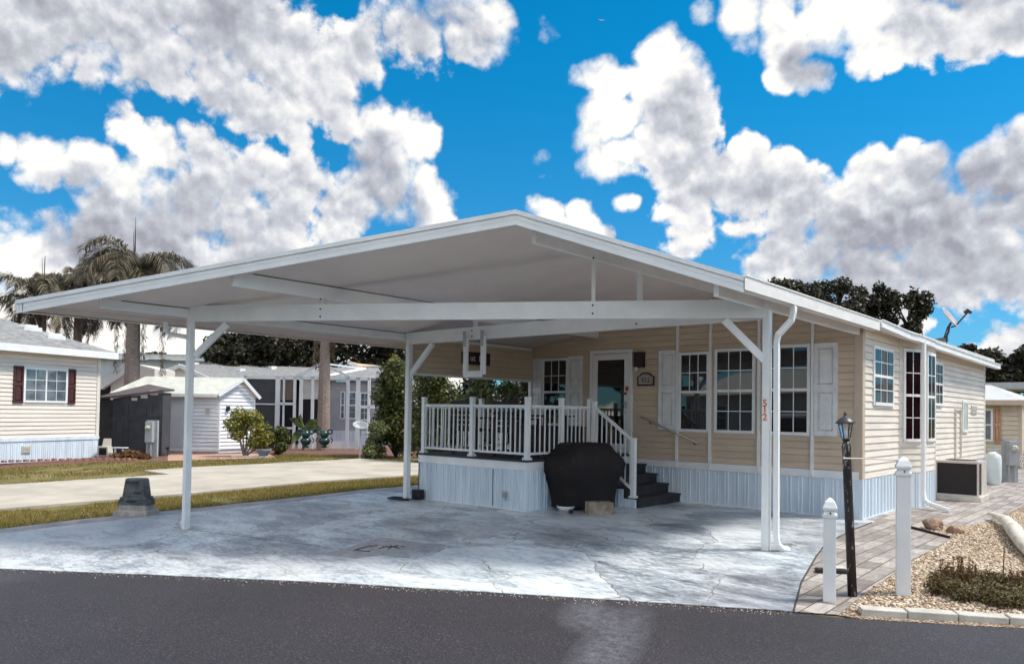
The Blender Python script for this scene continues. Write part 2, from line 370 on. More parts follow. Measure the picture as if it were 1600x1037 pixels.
# ------------------------------------------------------------------ ground surfaces
import bmesh
def gz(x, y): return -.027*min(10.9, max(0, -y-3.1))
def xy(u, v): p = G(u, v); return (p.x, p.y)
def sheet(name, pts, dz, m_, th=0., kind='structure', label=None):
    bm = bmesh.new(); vs = [bm.verts.new((a, b, 0)) for a, b in pts]; f = bm.faces.new(vs)
    if f.normal.z < 0 or (f.normal_update() or f.normal.z < 0): f.normal_flip()
    for yy in (-3.1, -14.):
        bmesh.ops.bisect_plane(bm, geom=bm.verts[:]+bm.edges[:]+bm.faces[:], plane_co=(0, yy, 0), plane_no=(0, 1, 0))
    if th:
        r = bmesh.ops.extrude_face_region(bm, geom=bm.faces[:]); tv = [e for e in r['geom'] if isinstance(e, bmesh.types.BMVert)]
        bmesh.ops.translate(bm, verts=tv, vec=(0, 0, th))
    for v in bm.verts: v.co.z += gz(v.co.x, v.co.y)+dz
    bmesh.ops.recalc_face_normals(bm, faces=bm.faces)
    me = bpy.data.meshes.new(name); bm.to_mesh(me); bm.free(); me.materials.append(m_)
    o = bpy.data.objects.new(name, me); COL.objects.link(o); o['kind'] = kind; o['_o'] = (0., 0., 0.)
    if label: o['label'] = label
    return o
def nodes_mat(name):
    M = bpy.data.materials.new(name); M.use_nodes = True; return M, M.node_tree.nodes, M.node_tree.links, M.node_tree.nodes['Principled BSDF']
def ramp(N, L, src, stops):
    r = N.new('ShaderNodeValToRGB'); L.new(src, r.inputs[0]); e = r.color_ramp.elements
    e[0].position, e[0].color = stops[0][0], (*stops[0][1], 1); e[1].position, e[1].color = stops[-1][0], (*stops[-1][1], 1)
    for p, c in stops[1:-1]: k = e.new(p); k.color = (*c, 1)
    return r.outputs[0]
def noise(N, L, src, scale, det=6, rough=.6, dist=0.):
    n = N.new('ShaderNodeTexNoise'); n.inputs['Scale'].default_value = scale; n.inputs['Detail'].default_value = det; n.inputs['Roughness'].default_value = rough
    n.inputs['Distortion'].default_value = dist; L.new(src, n.inputs['Vector']); return n.outputs['Fac']
def mixc(N, L, f, a, b, bl='MIX'):
    n = N.new('ShaderNodeMix'); n.data_type = 'RGBA'; n.blend_type = bl
    for i, x in ((0, f), (6, a), (7, b)):
        if isinstance(x, tuple): n.inputs[i].default_value = (*x, 1)
        elif isinstance(x, float): n.inputs[i].default_value = x
        else: L.new(x, n.inputs[i])
    return n.outputs[2]
def mth(N, L, op, a, b=None, clamp=False):
    n = N.new('ShaderNodeMath'); n.operation = op; n.use_clamp = clamp
    for i, x in enumerate((a, b)):
        if x is None: continue
        if isinstance(x, (int, float)): n.inputs[i].default_value = x
        else: L.new(x, n.inputs[i])
    return n.outputs[0]
def bump(N, L, b, h, s, d=.02):
    n = N.new('ShaderNodeBump'); n.inputs['Strength'].default_value = s; n.inputs['Distance'].default_value = d
    L.new(h, n.inputs['Height']); L.new(n.outputs[0], b.inputs['Normal'])
def mapping(N, L, src, sc=(1, 1, 1), rz=0., loc=(0, 0, 0)):
    n = N.new('ShaderNodeMapping'); n.inputs['Scale'].default_value = sc; n.inputs['Rotation'].default_value = (0, 0, rz); n.inputs['Location'].default_value = loc
    L.new(src, n.inputs[0]); return n.outputs[0]
# stamped slate-look concrete
def m_slate():
    M, N, L, b = nodes_mat('stamped_slate_concrete'); tc = N.new('ShaderNodeTexCoord').outputs['Object']
    wn = N.new('ShaderNodeTexNoise'); wn.inputs['Scale'].default_value = 1.6; wn.inputs['Detail'].default_value = 5; L.new(tc, wn.inputs['Vector'])
    s = N.new('ShaderNodeVectorMath'); s.operation = 'SCALE'; L.new(wn.outputs['Color'], s.inputs[0]); s.inputs['Scale'].default_value = .55
    a = N.new('ShaderNodeVectorMath'); L.new(tc, a.inputs[0]); L.new(s.outputs[0], a.inputs[1])
    v = N.new('ShaderNodeTexVoronoi'); v.feature = 'DISTANCE_TO_EDGE'; v.inputs['Scale'].default_value = .85; L.new(a.outputs[0], v.inputs['Vector'])
    v2 = N.new('ShaderNodeTexVoronoi'); v2.feature = 'F1'; v2.inputs['Scale'].default_value = .85; L.new(a.outputs[0], v2.inputs['Vector'])
    crack = N.new('ShaderNodeMapRange'); L.new(v.outputs[0], crack.inputs[0]); crack.inputs[1].default_value = 0; crack.inputs[2].default_value = .008
    tone = N.new('ShaderNodeSeparateColor'); L.new(v2.outputs['Color'], tone.inputs[0])
    n1 = noise(N, L, mapping(N, L, tc, (1, 2.2, 1), .6), 1.3, 9, .68, .6)
    n2 = noise(N, L, mapping(N, L, tc, (1, 3, 1), .5), 9, 8, .7, .8)
    f = mth(N, L, 'ADD', mth(N, L, 'MULTIPLY', n1, .52), mth(N, L, 'MULTIPLY', n2, .48))
    f = mth(N, L, 'ADD', f, mth(N, L, 'MULTIPLY', mth(N, L, 'SUBTRACT', tone.outputs[0], .5), .11))
    c = ramp(N, L, f, [(.37, (.10, .115, .145)), (.45, (.30, .35, .40)), (.51, (.56, .62, .67)), (.59, (.74, .79, .81))])
    # warm grey wash
    w_ = noise(N, L, tc, .35, 3, .5); c = mixc(N, L, ramp(N, L, w_, [(.40, (0, 0, 0)), (.62, (.4, .4, .4))]), c, (.27, .245, .26))
    ce = N.new('ShaderNodeMapRange'); L.new(v.outputs[0], ce.inputs[0]); ce.inputs[1].default_value = .01; ce.inputs[2].default_value = .06; ce.inputs[3].default_value = .35; ce.inputs[4].default_value = 0
    c = mixc(N, L, mth(N, L, 'MULTIPLY', ce.outputs[0], n1), c, (.66, .67, .66))
    cv = ramp(N, L, noise(N, L, tc, 1.1, 3), [(.38, (1, 1, 1)), (.62, (0, 0, 0))]); cf = mth(N, L, 'MAXIMUM', crack.outputs[0], mth(N, L, 'MULTIPLY', cv, .8)); c = mixc(N, L, cf, (.10, .09, .09), c)
    # stains
    st = noise(N, L, tc, .8, 6, .6); st = ramp(N, L, st, [(.55, (1, 1, 1)), (.75, (.72, .70, .70))]); c = mixc(N, L, 1., c, st, 'MULTIPLY')
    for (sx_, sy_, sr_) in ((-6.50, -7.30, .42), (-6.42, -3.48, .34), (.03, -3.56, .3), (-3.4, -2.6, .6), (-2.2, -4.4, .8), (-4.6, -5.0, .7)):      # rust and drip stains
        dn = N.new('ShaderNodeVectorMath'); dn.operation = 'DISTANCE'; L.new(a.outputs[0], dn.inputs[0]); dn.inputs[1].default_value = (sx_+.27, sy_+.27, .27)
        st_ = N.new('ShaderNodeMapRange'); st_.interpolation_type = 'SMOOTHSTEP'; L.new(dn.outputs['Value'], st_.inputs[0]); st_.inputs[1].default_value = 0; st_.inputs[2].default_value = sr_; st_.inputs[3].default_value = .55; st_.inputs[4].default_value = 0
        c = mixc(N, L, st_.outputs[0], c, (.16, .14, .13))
    L.new(c, b.inputs['Base Color'])
    rr = N.new('ShaderNodeMapRange'); L.new(n2, rr.inputs[0]); rr.inputs[3].default_value = .18; rr.inputs[4].default_value = .5; L.new(rr.outputs[0], b.inputs['Roughness'])
    b.inputs['Specular IOR Level'].default_value = .6
    h = mth(N, L, 'ADD', mth(N, L, 'MULTIPLY', f, .5), mth(N, L, 'MULTIPLY', crack.outputs[0], .25))
    bump(N, L, b, h, .55, .04)
    return M
def m_asphalt():
    M, N, L, b = nodes_mat('asphalt'); tc = N.new('ShaderNodeTexCoord').outputs['Object']
    n1 = noise(N, L, tc, 75, 3, .85); n0 = noise(N, L, tc, .5, 5, .6); n3 = noise(N, L, tc, 14, 6, .8)
    c = ramp(N, L, n1, [(.36, (.008, .007, .010)), (.50, (.022, .020, .025)), (.60, (.042, .038, .045)), (.70, (.20, .19, .20))])
    c = mixc(N, L, 1., c, ramp(N, L, n0, [(.3, (.75, .75, .77)), (.7, (1.25, 1.2, 1.2))]), 'MULTIPLY')
    # pale dusty streaks, with specular sheen painted into the asphalt colour
    m1 = mapping(N, L, tc, (1, 1, 1), 0, (0, 0, 0)); sp = N.new('ShaderNodeSeparateXYZ'); L.new(m1, sp.inputs[0])
    def spot(x, y, ang, sx, sy):
        dx = mth(N, L, 'SUBTRACT', sp.outputs[0], x); dy = mth(N, L, 'SUBTRACT', sp.outputs[1], y)
        ca, sa = math.cos(ang), math.sin(ang)
        a = mth(N, L, 'ADD', mth(N, L, 'MULTIPLY', dx, ca/sx), mth(N, L, 'MULTIPLY', dy, sa/sx))
        q = mth(N, L, 'ADD', mth(N, L, 'MULTIPLY', dx, -sa/sy), mth(N, L, 'MULTIPLY', dy, ca/sy))
        d = mth(N, L, 'ADD', mth(N, L, 'POWER', mth(N, L, 'ABSOLUTE', a), 2.), mth(N, L, 'POWER', mth(N, L, 'ABSOLUTE', q), 2.))
        return mth(N, L, 'SUBTRACT', 1., d, True)
    p1 = spot(.52, -7.45, R(112), 1.3, .28); p2 = spot(-.05, -6.95, R(125), .55, .28); p3 = spot(-5.9, -10.3, R(40), 1.4, .5)
    sfac = mth(N, L, 'MULTIPLY', mth(N, L, 'ADD', mth(N, L, 'ADD', p1, p2), mth(N, L, 'MULTIPLY', p3, .6), True), ramp(N, L, n3, [(.35, (.1,)*3), (.7, (1.,)*3)]))
    c = mixc(N, L, mth(N, L, 'MULTIPLY', sfac, .5), c, (.24, .25, .29))
    L.new(c, b.inputs['Base Color']); b.inputs['Roughness'].default_value = .68
    bump(N, L, b, mth(N, L, 'ADD', n1, mth(N, L, 'MULTIPLY', n3, .3)), .5, .006); return M
def m_paver():
    M, N, L, b = nodes_mat('grey_pavers'); tc = N.new('ShaderNodeTexCoord').outputs['Object']
    wv = noise(N, L, tc, 3, 3)
    br = N.new('ShaderNodeTexBrick'); L.new(mapping(N, L, tc, (1, 1, 1), R(90), (.07, .03, 0)), br.inputs['Vector'])
    br.inputs['Scale'].default_value = 1; br.inputs['Brick Width'].default_value = .36; br.inputs['Row Height'].default_value = .18
    br.inputs['Mortar Size'].default_value = .0065; br.inputs['Mortar Smooth'].default_value = .2; br.inputs['Bias'].default_value = 0
    br.inputs['Color1'].default_value = (.21, .185, .17, 1); br.inputs['Color2'].default_value = (.40, .375, .355, 1); br.inputs['Mortar'].default_value = (.06, .045, .04, 1)
    n2 = noise(N, L, mapping(N, L, tc, (4, 1, 1)), 5, 8, .7)
    c = mixc(N, L, 1., br.outputs[0], ramp(N, L, n2, [(.3, (.62, .60, .60)), (.5, (1, .97, .95)), (.7, (1.35, 1.33, 1.33))]), 'MULTIPLY')
    L.new(c, b.inputs['Base Color']); b.inputs['Roughness'].default_value = .7
    h = mth(N, L, 'SUBTRACT', mth(N, L, 'MULTIPLY', n2, .35), br.outputs[1]); bump(N, L, b, h, .6, .012); return M
def m_lawn():
    M, N, L, b = nodes_mat('lawn_soil'); tc = N.new('ShaderNodeTexCoord').outputs['Object']
    n1 = noise(N, L, tc, .9, 8, .7, .4); n2 = noise(N, L, tc, 18, 6, .7)
    f = mth(N, L, 'ADD', mth(N, L, 'MULTIPLY', n1, .6), mth(N, L, 'MULTIPLY', n2, .4))
    c = ramp(N, L, f, [(.36, (.06, .055, .014)), (.50, (.13, .11, .028)), (.57, (.20, .16, .06)), (.66, (.36, .27, .18))])
    L.new(c, b.inputs['Base Color']); b.inputs['Roughness'].default_value = .9; bump(N, L, b, f, .8, .05); return M
def m_gravel():
    M, N, L, b = nodes_mat('river_gravel'); tc = N.new('ShaderNodeTexCoord').outputs['Object']
    v = N.new('ShaderNodeTexVoronoi'); v.inputs['Scale'].default_value = 38; L.new(tc, v.inputs['Vector'])
    s = N.new('ShaderNodeSeparateColor'); L.new(v.outputs['Color'], s.inputs[0])
    c = ramp(N, L, s.outputs[0], [(0, (.24, .15, .10)), (.4, (.45, .34, .22)), (.7, (.58, .47, .34)), (1, (.68, .60, .50))])
    c = mixc(N, L, 1., c, ramp(N, L, v.outputs['Distance'], [(.2, (1, 1, 1)), (.7, (.35, .3, .28))]), 'MULTIPLY')
    L.new(c, b.inputs['Base Color']); b.inputs['Roughness'].default_value = .8
    bump(N, L, b, mth(N, L, 'SUBTRACT', 1., v.outputs['Distance']), 1., .03); return M
SLATE = m_slate(); ASPH = m_asphalt(); PAV = m_paver(); LAWN = m_lawn(); GRAV = m_gravel()
sheet('ground', [(-400, -400), (400, -400), (400, 400), (-400, 400)], -.012, LAWN)
sdir = Vector((.857, .515))
edge = [(-60, -43.0), (-24, -21.0), (-8.25, -11.27), xy(0, 888), xy(512, 909.6), xy(880, 932), xy(1240, 956), xy(1345, 966), xy(1470, 971), xy(1600, 981), (6.2, -3.1), (40, 16.5)]
sheet('street', edge + [(40+3.6, 16.5-6.0), (-60+3.6, -43.0-6.0)], -.004, ASPH)
sl_in = [xy(0, 834), xy(120, 819), xy(300, 800), xy(480, 781), xy(620, 765)]
sl_out = [xy(0, 826), xy(120, 811.5), xy(300, 794), xy(480, 775), xy(620, 760.5)]
curve = [xy(1240, 955), xy(1252, 910), xy(1275, 870), xy(1290, 850), (.33, -2.2), (.24, -1.2), (.2, -.2), (.2, .05)]
slab = [(-8.0, -11.13)] + edge[3:6] + curve + [(-6.6, .05), (-6.6, 2.0), (-8.05, 2.0)] + sl_in[::-1]
sheet('driveway', slab, .0, SLATE, 0.006)
BORD = mat('border_concrete', (.36, .32, .31), .8, .25, 3., .3)
sheet('driveway_border', [(-8.35, -11.33), (-8.0, -11.13)] + sl_in + [(-8.05, 2.0), (-8.3, 2.0)] + sl_out[::-1], -.004, BORD, .006)
sheet('neighbour_driveway', [(-12.2, -14.1), xy(0, 798), xy(300, 773), xy(650, 744), (-9.75, 2.6), xy(652, 724), xy(560, 718), xy(400, 727), xy(225, 737), xy(265, 743), xy(0, 760), (-16.2, -16.6)], -.01, CONC, .05)
sheet('paver_path', [curve[0]] + curve[1:] + [(.0, .05), (.0, 1.0), (-.3, 1.0), (-.3, 17.), (2.2, 17.), (1.6, 12.), (1.5, 4.3), (1.4, 1.26), (1.3, .6), (.95, .35), (.76, -.26), xy(1485, 841), xy(1420, 880), xy(1345, 930), xy(1310, 960)], -.002, PAV, .005)
sheet('gravel_bed', [xy(1310, 960), xy(1345, 930), xy(1420, 880), xy(1485, 841), (.76, -.26), (.95, .35), (1.3, .6), (1.4, 1.26), (1.5, 4.3), (1.6, 12.), (9, 14), (8, -1.8), (6.2, -3.1), xy(1600, 981), xy(1345, 966)], -.006, GRAV, .006)
MULCH = mat('mulch', (.10, .04, .03), .95, .5, 14., .9, 60., col2=(.22, .12, .09))
sheet('planting_bed', [(-21.4, -9.5), xy(0, 731), xy(150, 722), xy(260, 720), xy(330, 716), xy(470, 709), xy(640, 714), (-12.5, 12), (-30, 14), (-34, -14)], -.008, MULCH)
sheet('brick_walk', [xy(262, 720), xy(262, 711), xy(420, 708), xy(430, 715)], .0, mat('pink_brick', (.42, .26, .20), .85, .3, 20.), .01)

# stamped medallion set in the driveway
th = thing('medallion', 'grey diamond panel with dark scrawled lettering set into the driveway', 'floor medallion', (*xy(600, 853), gz(0, -6.4)))
dia = [xy(508, 867), xy(596, 840), xy(690, 852), xy(556, 873)]
mb = MB(); mb.poly([(a, b, gz(a, b)+.0065) for a, b in dia], (0, 0, .003)); mb.build('panel', mat('medallion_concrete', (.30, .29, .30), .5, .25, 7., .2), th)
mb = MB()
for q in ([(553, 861), (562, 858), (575, 854.5), (590, 853.5)], [(556, 860.5), (568, 862), (578, 862.5)], [(592, 858), (603, 855), (612, 855.5)], [(606, 859), (614, 855), (622, 853)], [(610, 853), (618, 857), (624, 858)], [(598, 855), (610, 856), (632, 855)]):
    mb.tube([(*xy(u, v), gz(0, xy(u, v)[1])+.0095) for u, v in q], .009, 6)
mb.build('lettering', mat('dark_stain', (.08, .07, .07), .8), th)
# joint sawn across the slab
mb = MB(); a, b_ = xy(272, 824), xy(640, 872)
mb.bar((*a, gz(*a)+.006), (*b_, gz(*b_)+.006), .012, .002); struct(mb.build('driveway_joint', mat('joint_dark', (.05, .045, .04), .9)))

mb = MB(); mb.tube([(x_, y_, gz(x_, y_)+.006) for x_, y_ in curve[:7]], .009, 6); struct(mb.build('paver_joint', mat('joint_dark', (.05, .045, .04), .9)))
# kerb stones along the gravel
kb = [xy(1345, 961), xy(1418, 965.5), xy(1497, 970), xy(1577, 975), xy(1662, 981), xy(1750, 988)]
for i in range(5):
    p, q = Vector(kb[i]), Vector(kb[i+1]); d = (q-p).normalized(); n = Vector((-d.y, d.x)); p = p+d*.008
    mb = MB(); z0 = gz(*p)-.02; z1 = gz(*p)+.055+.004*(i % 2)
    mb.poly([(*(p), z0), (*(q), z0), (*(q+n*.14), z0), (*(p+n*.14), z0)], (0, 0, z1-z0))
    lab = ['pale kerb block at the gravel corner, nearest the leaning lamp post', 'pale kerb block, second from the paver path', 'pale kerb block, third from the paver path, below the low shrub', 'pale kerb block at the right edge of the photo', 'pale kerb block just past the frame edge'][i]
    tag(mb.build('kerb_block', KERB, bevel=.008), lab, 'kerb block', 'kerb blocks edging the gravel')

# ------------------------------------------------------------------ grass, pebbles
def inpoly(P, x, y):
    n = len(P); r = np.zeros(len(x), bool); j = n-1
    for i in range(n):
        xi, yi = P[i]; xj, yj = P[j]
        c = ((yi > y) != (yj > y)) & (x < (xj-xi)*(y-yi)/((yj-yi) or 1e-9)+xi); r ^= c; j = i
    return r
def vnoise(x, y, s, seed=0):
    r = np.random.default_rng(seed).random((64, 64)); X = x*s; Y = y*s; xi = np.floor(X).astype(int); yi = np.floor(Y).astype(int); fx = X-xi; fy = Y-yi
    fx = fx*fx*(3-2*fx); fy = fy*fy*(3-2*fy); g_ = lambda a, b: r[a % 64, b % 64]
    return (g_(xi, yi)*(1-fx)+g_(xi+1, yi)*fx)*(1-fy)+(g_(xi, yi+1)*(1-fx)+g_(xi+1, yi+1)*fx)*fy
GRASS = leafmat('grass_blade', (.12, .105, .018), (.24, .20, .045), (.44, .33, .14), .6, .3)
def grass(name, P, n, h, wd, thr, label):
    P = list(P); xs = [p[0] for p in P]; ys = [p[1] for p in P]
    x = rng.uniform(min(xs), max(xs), n); y = rng.uniform(min(ys), max(ys), n)
    k = inpoly(P, x, y); pn = vnoise(x, y, .9, 1)*.5+vnoise(x, y, 2.7, 2)*.3+vnoise(x, y, 7., 3)*.2
    k &= pn+rng.normal(0, .05, n) > thr; x = x[k]; y = y[k]; n = len(x)
    z = -.027*np.clip(-y-3.1, 0, 10.9)-.012; a = rng.uniform(0, 6.28, n); hh = h*rng.uniform(.45, 1.2, n); ww = wd*rng.uniform(.6, 1.3, n)
    le = rng.uniform(0, .9, n)*hh; b = rng.uniform(0, 6.28, n)
    v = np.zeros((n, 3, 3)); v[:, 0] = np.stack([x-np.cos(a)*ww, y-np.sin(a)*ww, z], 1); v[:, 1] = np.stack([x+np.cos(a)*ww, y+np.sin(a)*ww, z], 1)
    v[:, 2] = np.stack([x+np.cos(b)*le, y+np.sin(b)*le, z+hh], 1)
    o = fastmesh(name, v.reshape(-1, 3), None, 3, GRASS); o['kind'] = 'stuff'; o['label'] = label; o['category'] = 'grass'; return o
strip = [(-9.1, -13.3), (-8.5, -11.4)] + sl_out + [(-8.45, 2.0), (-9.75, 2.6), xy(650, 744), xy(300, 773), xy(0, 798), (-12.0, -14.)]
grass('grass_strip', strip, 150000, .05, .005, .38, 'narrow strip of short olive grass between the two driveways')
far = [xy(0, 760), xy(265, 743), xy(225, 737), xy(400, 727), xy(560, 718), xy(652, 724), (-11, 6), (-15, 9), xy(640, 714), xy(470, 709), xy(330, 716), xy(260, 720), xy(150, 722), xy(0, 731), (-22, -10), (-15, -11)]
grass('lawn_grass', far, 130000, .05, .009, .47, 'patchy sunburnt lawn beyond the pale neighbouring driveway')
def icos():
    t = (1+5**.5)/2; v = np.array([(-1, t, 0), (1, t, 0), (-1, -t, 0), (1, -t, 0), (0, -1, t), (0, 1, t), (0, -1, -t), (0, 1, -t), (t, 0, -1), (t, 0, 1), (-t, 0, -1), (-t, 0, 1)], float)
    f = np.array([(0, 11, 5), (0, 5, 1), (0, 1, 7), (0, 7, 10), (0, 10, 11), (1, 5, 9), (5, 11, 4), (11, 10, 2), (10, 7, 6), (7, 1, 8), (3, 9, 4), (3, 4, 2), (3, 2, 6), (3, 6, 8), (3, 8, 9), (4, 9, 5), (2, 4, 11), (6, 2, 10), (8, 6, 7), (9, 8, 1)])
    return v/np.linalg.norm(v[0]), f
IV, IF = icos()
PEB = leafmat('pebble', (.28, .18, .12), (.56, .44, .31), (.76, .70, .60), .75, 0.)
def pebbles(P, n):
    xs = [p[0] for p in P]; ys = [p[1] for p in P]; x = rng.uniform(min(xs), max(xs), n); y = rng.uniform(min(ys), max(ys), n)
    k = inpoly(P, x, y); x = x[k]; y = y[k]; n = len(x); s = rng.uniform(.006, .018, n)
    z = -.027*np.clip(-y-3.1, 0, 10.9)+rng.uniform(.0, .012, n)
    sc = rng.uniform(.6, 1.3, (n, 1, 3))*s[:, None, None]; sc[:, :, 2] *= .7
    v = IV[None]*(1+rng.uniform(-.15, .15, (n, 12, 1)))*sc; a = rng.uniform(0, 6.28, n); c, q = np.cos(a)[:, None], np.sin(a)[:, None]
    X = v[:, :, 0]*c-v[:, :, 1]*q; Y = v[:, :, 0]*q+v[:, :, 1]*c; v = np.stack([X+x[:, None], Y+y[:, None], v[:, :, 2]+z[:, None]], 2)
    f = (IF[None]+(np.arange(n)*12)[:, None, None]).reshape(-1, 3)
    o = fastmesh('gravel', v.reshape(-1, 3), f, 3, PEB); o['kind'] = 'stuff'; o['label'] = 'pale tan river gravel beside the paver path'; o['category'] = 'gravel'
pebbles([xy(1322, 958), xy(1347, 931), xy(1422, 881), xy(1487, 842), (.80, -.24), (.98, .33), (1.33, .58), (1.43, 1.26), (1.52, 3.0), (3.4, 3.0), (3.6, -4.25), xy(1600, 970), xy(1345, 953)], 46000)
def grit():
    P = edge[3:7]; n = 900; k = rng.integers(0, 3, n); t = rng.random(n); A = np.array([tuple(p) for p in P]); q = A[k]*(1-t[:, None])+A[k+1]*t[:, None]
    q = q+np.array([.515, -.857])*np.abs(rng.normal(0, .07, n))[:, None]-np.array([.515, -.857])*.015; s = rng.uniform(.002, .007, n); z = -.027*np.clip(-q[:, 1]-3.1, 0, 10.9)-.002
    v = IV[None]*(1+rng.uniform(-.2, .2, (n, 12, 1)))*s[:, None, None]*np.array([1, 1, .6]); v = v+np.stack([q[:, 0], q[:, 1], z], 1)[:, None]
    o = fastmesh('road_grit', v.reshape(-1, 3), (IF[None]+(np.arange(n)*12)[:, None, None]).reshape(-1, 3), 3, PEB); o['kind'] = 'stuff'; o['label'] = 'fine grit along the road edge of the driveway'; o['category'] = 'grit'
grit()

# ------------------------------------------------------------------ main house
XR, ZR = -1.83, 3.685
def zu(x): return 2.895+.168*(x+6.53) if x < XR else ZR-.377*(x-XR)      # underside of the roof
house = thing('mobile_home', 'tan and cream sided mobile home with white shutters, joined to the large white carport', 'house', (-3.3, 4.8, 0))
def clipF(z):
    z = min(z, ZR-.01); a = -6.53+(z-2.895)/.168 if z > zu(-6.6) else -6.6; b = XR+(ZR-z)/.377 if z > zu(0) else 0.
    return (max(-6.6, a), min(-.0, b))
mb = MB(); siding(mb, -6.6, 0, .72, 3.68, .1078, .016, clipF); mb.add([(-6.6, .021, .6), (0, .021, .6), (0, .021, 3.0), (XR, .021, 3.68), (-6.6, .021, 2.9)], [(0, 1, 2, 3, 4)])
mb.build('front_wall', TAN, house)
mb = MB(); skirting(mb, -4.2, -.001, .0, .61, -.012); mb.box(-.02, .026, -.026, .03, 0, .605); mb.build('skirting', SKIRT, house)
mb = MB(); mb.box(-6.6, -.03, -.032, 0, .605, .72); mb.box(-6.6, -.03, -.038, -.032, .60, .615); mb.box(-4.0, .0, -.032, -.003, -.0, .025); mb.build('skirting_trim', WHITE, house)
for u in (1059.6, 1111, 1187, 1270.6):
    x = oY(u, 600, 0).x; mb = MB(); mb.box(x-.02, x+.02, -.05, -.002, .612, zu(x)-.01); mb.build('batten', WHITE, house)
mb = MB(); mb.box(-.10, .022, -.03, -.002, .605, 2.84); mb.box(.0, .022, -.002, .10, .605, 2.9); mb.build('corner_trim', TRIMT, house, bevel=.004)
ZW = 1.245
def fx(u): return oY(u, 610, 0).x
shutter(house, I4, fx(829), fx(848), 1.30, 2.66); shutter(house, I4, fx(888.8), fx(911), 1.30, 2.68)
window(house, I4, fx(848.5), fx(888.5), 1.28, 2.65, 3, 2, False)
shutter(house, I4, fx(1030.8), fx(1057.3), 1.27, 2.70)
window(house, I4, fx(1061.5), fx(1109.3), ZW, 2.65, 3, 2, False); window(house, I4, fx(1117.2), fx(1181), ZW, 2.68, 3, 2, True)
window(house, I4, fx(1195), fx(1267), ZW, 2.70, 3, 2, True)
shutter(house, I4, fx(1273), fx(1309.5), 1.25, 2.70)
# storm door
d0, d1 = fx(923.5), fx(989.3)
mb = MB(); mb.box(d0, d0+.06, -.05, 0, .80, 2.76); mb.box(d1-.06, d1, -.05, 0, .80, 2.76); mb.box(d0+.06, d1-.06, -.05, 0, 2.70, 2.76); door = mb.build('door_frame', WHITE, house)
mb = MB(); a, b_ = d0+.065, d1-.065
mb.box(a, a+.11, -.04, -.002, .82, 2.68); mb.box(b_-.11, b_, -.04, -.002, .82, 2.68); mb.box(a+.11, b_-.11, -.04, -.002, 2.57, 2.68); mb.box(a+.11, b_-.11, -.04, -.002, .82, .98)
dr = mb.build('storm_door', WHITE, house)
mb = MB(); mb.box(a+.11, b_-.11, -.03, -.004, .98, 2.57); mb.build('pane', GLASS, dr)
mb = MB(); mb.box(b_-.07, b_-.04, -.075, -.041, 1.64, 1.78); mb.tube([(b_-.055, -.06, 1.62), (b_-.055, -.085, 1.60), (b_-.055, -.085, 1.54)], .008, 6); mb.build('handle', METG, dr)
mb = MB(); mb.box(b_-.06, b_-.02, -.075, -.041, 1.98, 2.06); mb.box(b_-.12, b_-.05, -.06, -.041, 1.90, 1.95); mb.build('latch', mat('rust_latch', (.25, .07, .03), .6), dr)
# wall lantern
wl = thing('wall_lantern', 'dark square wall lantern with a white bulb below it, beside the storm door', 'wall light', (fx(1001), -.05, 2.6))
x = fx(1001); mb = MB(); zc = oY(1001, 562, -.05).z; mb.box(x-.10, x+.10, -.03, -.016, zc-.14, zc+.14); mb.box(x-.09, x+.09, -.11, -.03, zc-.13, zc+.13); mb.poly([(x-.12, -.13, zc+.13), (x+.12, -.13, zc+.13), (x+.12, -.016, zc+.13), (x-.12, -.016, zc+.13)], (0, 0, .012)); mb.build('housing', mat('dark_brown_metal', (.03, .01, .012), .5), wl)
mb = MB(); mb.lathe((x-.05, -.085, zc-.22), [(.004, 0), (.022, .012), (.032, .035), (.03, .06), (.018, .085), (.014, .095)], 12); mb.build('bulb', mat('bulb_glass', (.75, .75, .72), .2), wl, smooth=True)
# number plaque
xp, zp = fx(1010), oY(1010, 592, -.03).z
pq = thing('number_plaque', 'arched dark brown plaque reading 512 beside the storm door', 'house number', (xp, -.02, zp))
def arch(w_, h_, rise, n=14): return [(-w_/2, -h_/2), (w_/2, -h_/2), (w_/2, h_/2-rise), (w_*.38, h_/2-rise)] + [(w_*.38*math.cos(t), h_/2-rise+rise*math.sin(t)) for t in np.linspace(0.25, math.pi-.25, n)] + [(-w_*.38, h_/2-rise), (-w_/2, h_/2-rise)]
mb = MB(); mb.poly([(xp+a_, -.016, zp+c_) for a_, c_ in arch(.36, .25, .07)], (0, -.016, 0)); mb.build('board', mat('plaque_brown', (.035, .012, .012), .5), pq)
mb = MB(); mb.poly([(xp+a_, -.0325, zp+c_) for a_, c_ in arch(.30, .19, .055)], (0, -.002, 0)); mb.build('face', mat('plaque_face', (.36, .33, .30), .6, .3, 20.), pq)
textmesh('512', .12, Matrix.Translation((xp, -.036, zp-.02)), mat('plaque_ink', (.04, .02, .02), .5), pq)
# stair handrail fixed to the wall
hr = thing('wall_handrail', 'slanting metal handrail fixed to the tan wall above the steps', 'handrail', (-3.2, -.07, 1.2))
p, q = oY(1000.8, 650.4, -.085), oY(1090, 692, -.085); mb = MB(); mb.tube([p, q], .019, 10); mb.build('rail', mat('brushed_metal', (.50, .44, .38), .35, .1, 5., metal=.3), hr, smooth=True)
for t in (.16, .93): c_ = p.lerp(q, t); mb = MB(); mb.tube([c_, c_+Vector((0, .02, -.05)), (c_.x, -.01, c_.z-.06)], .008, 6); mb.lathe((c_.x, -.014, c_.z-.06), [(.0, 0), (.02, 0), (.02, .004)], 8); mb.build('bracket', BLACK, hr)

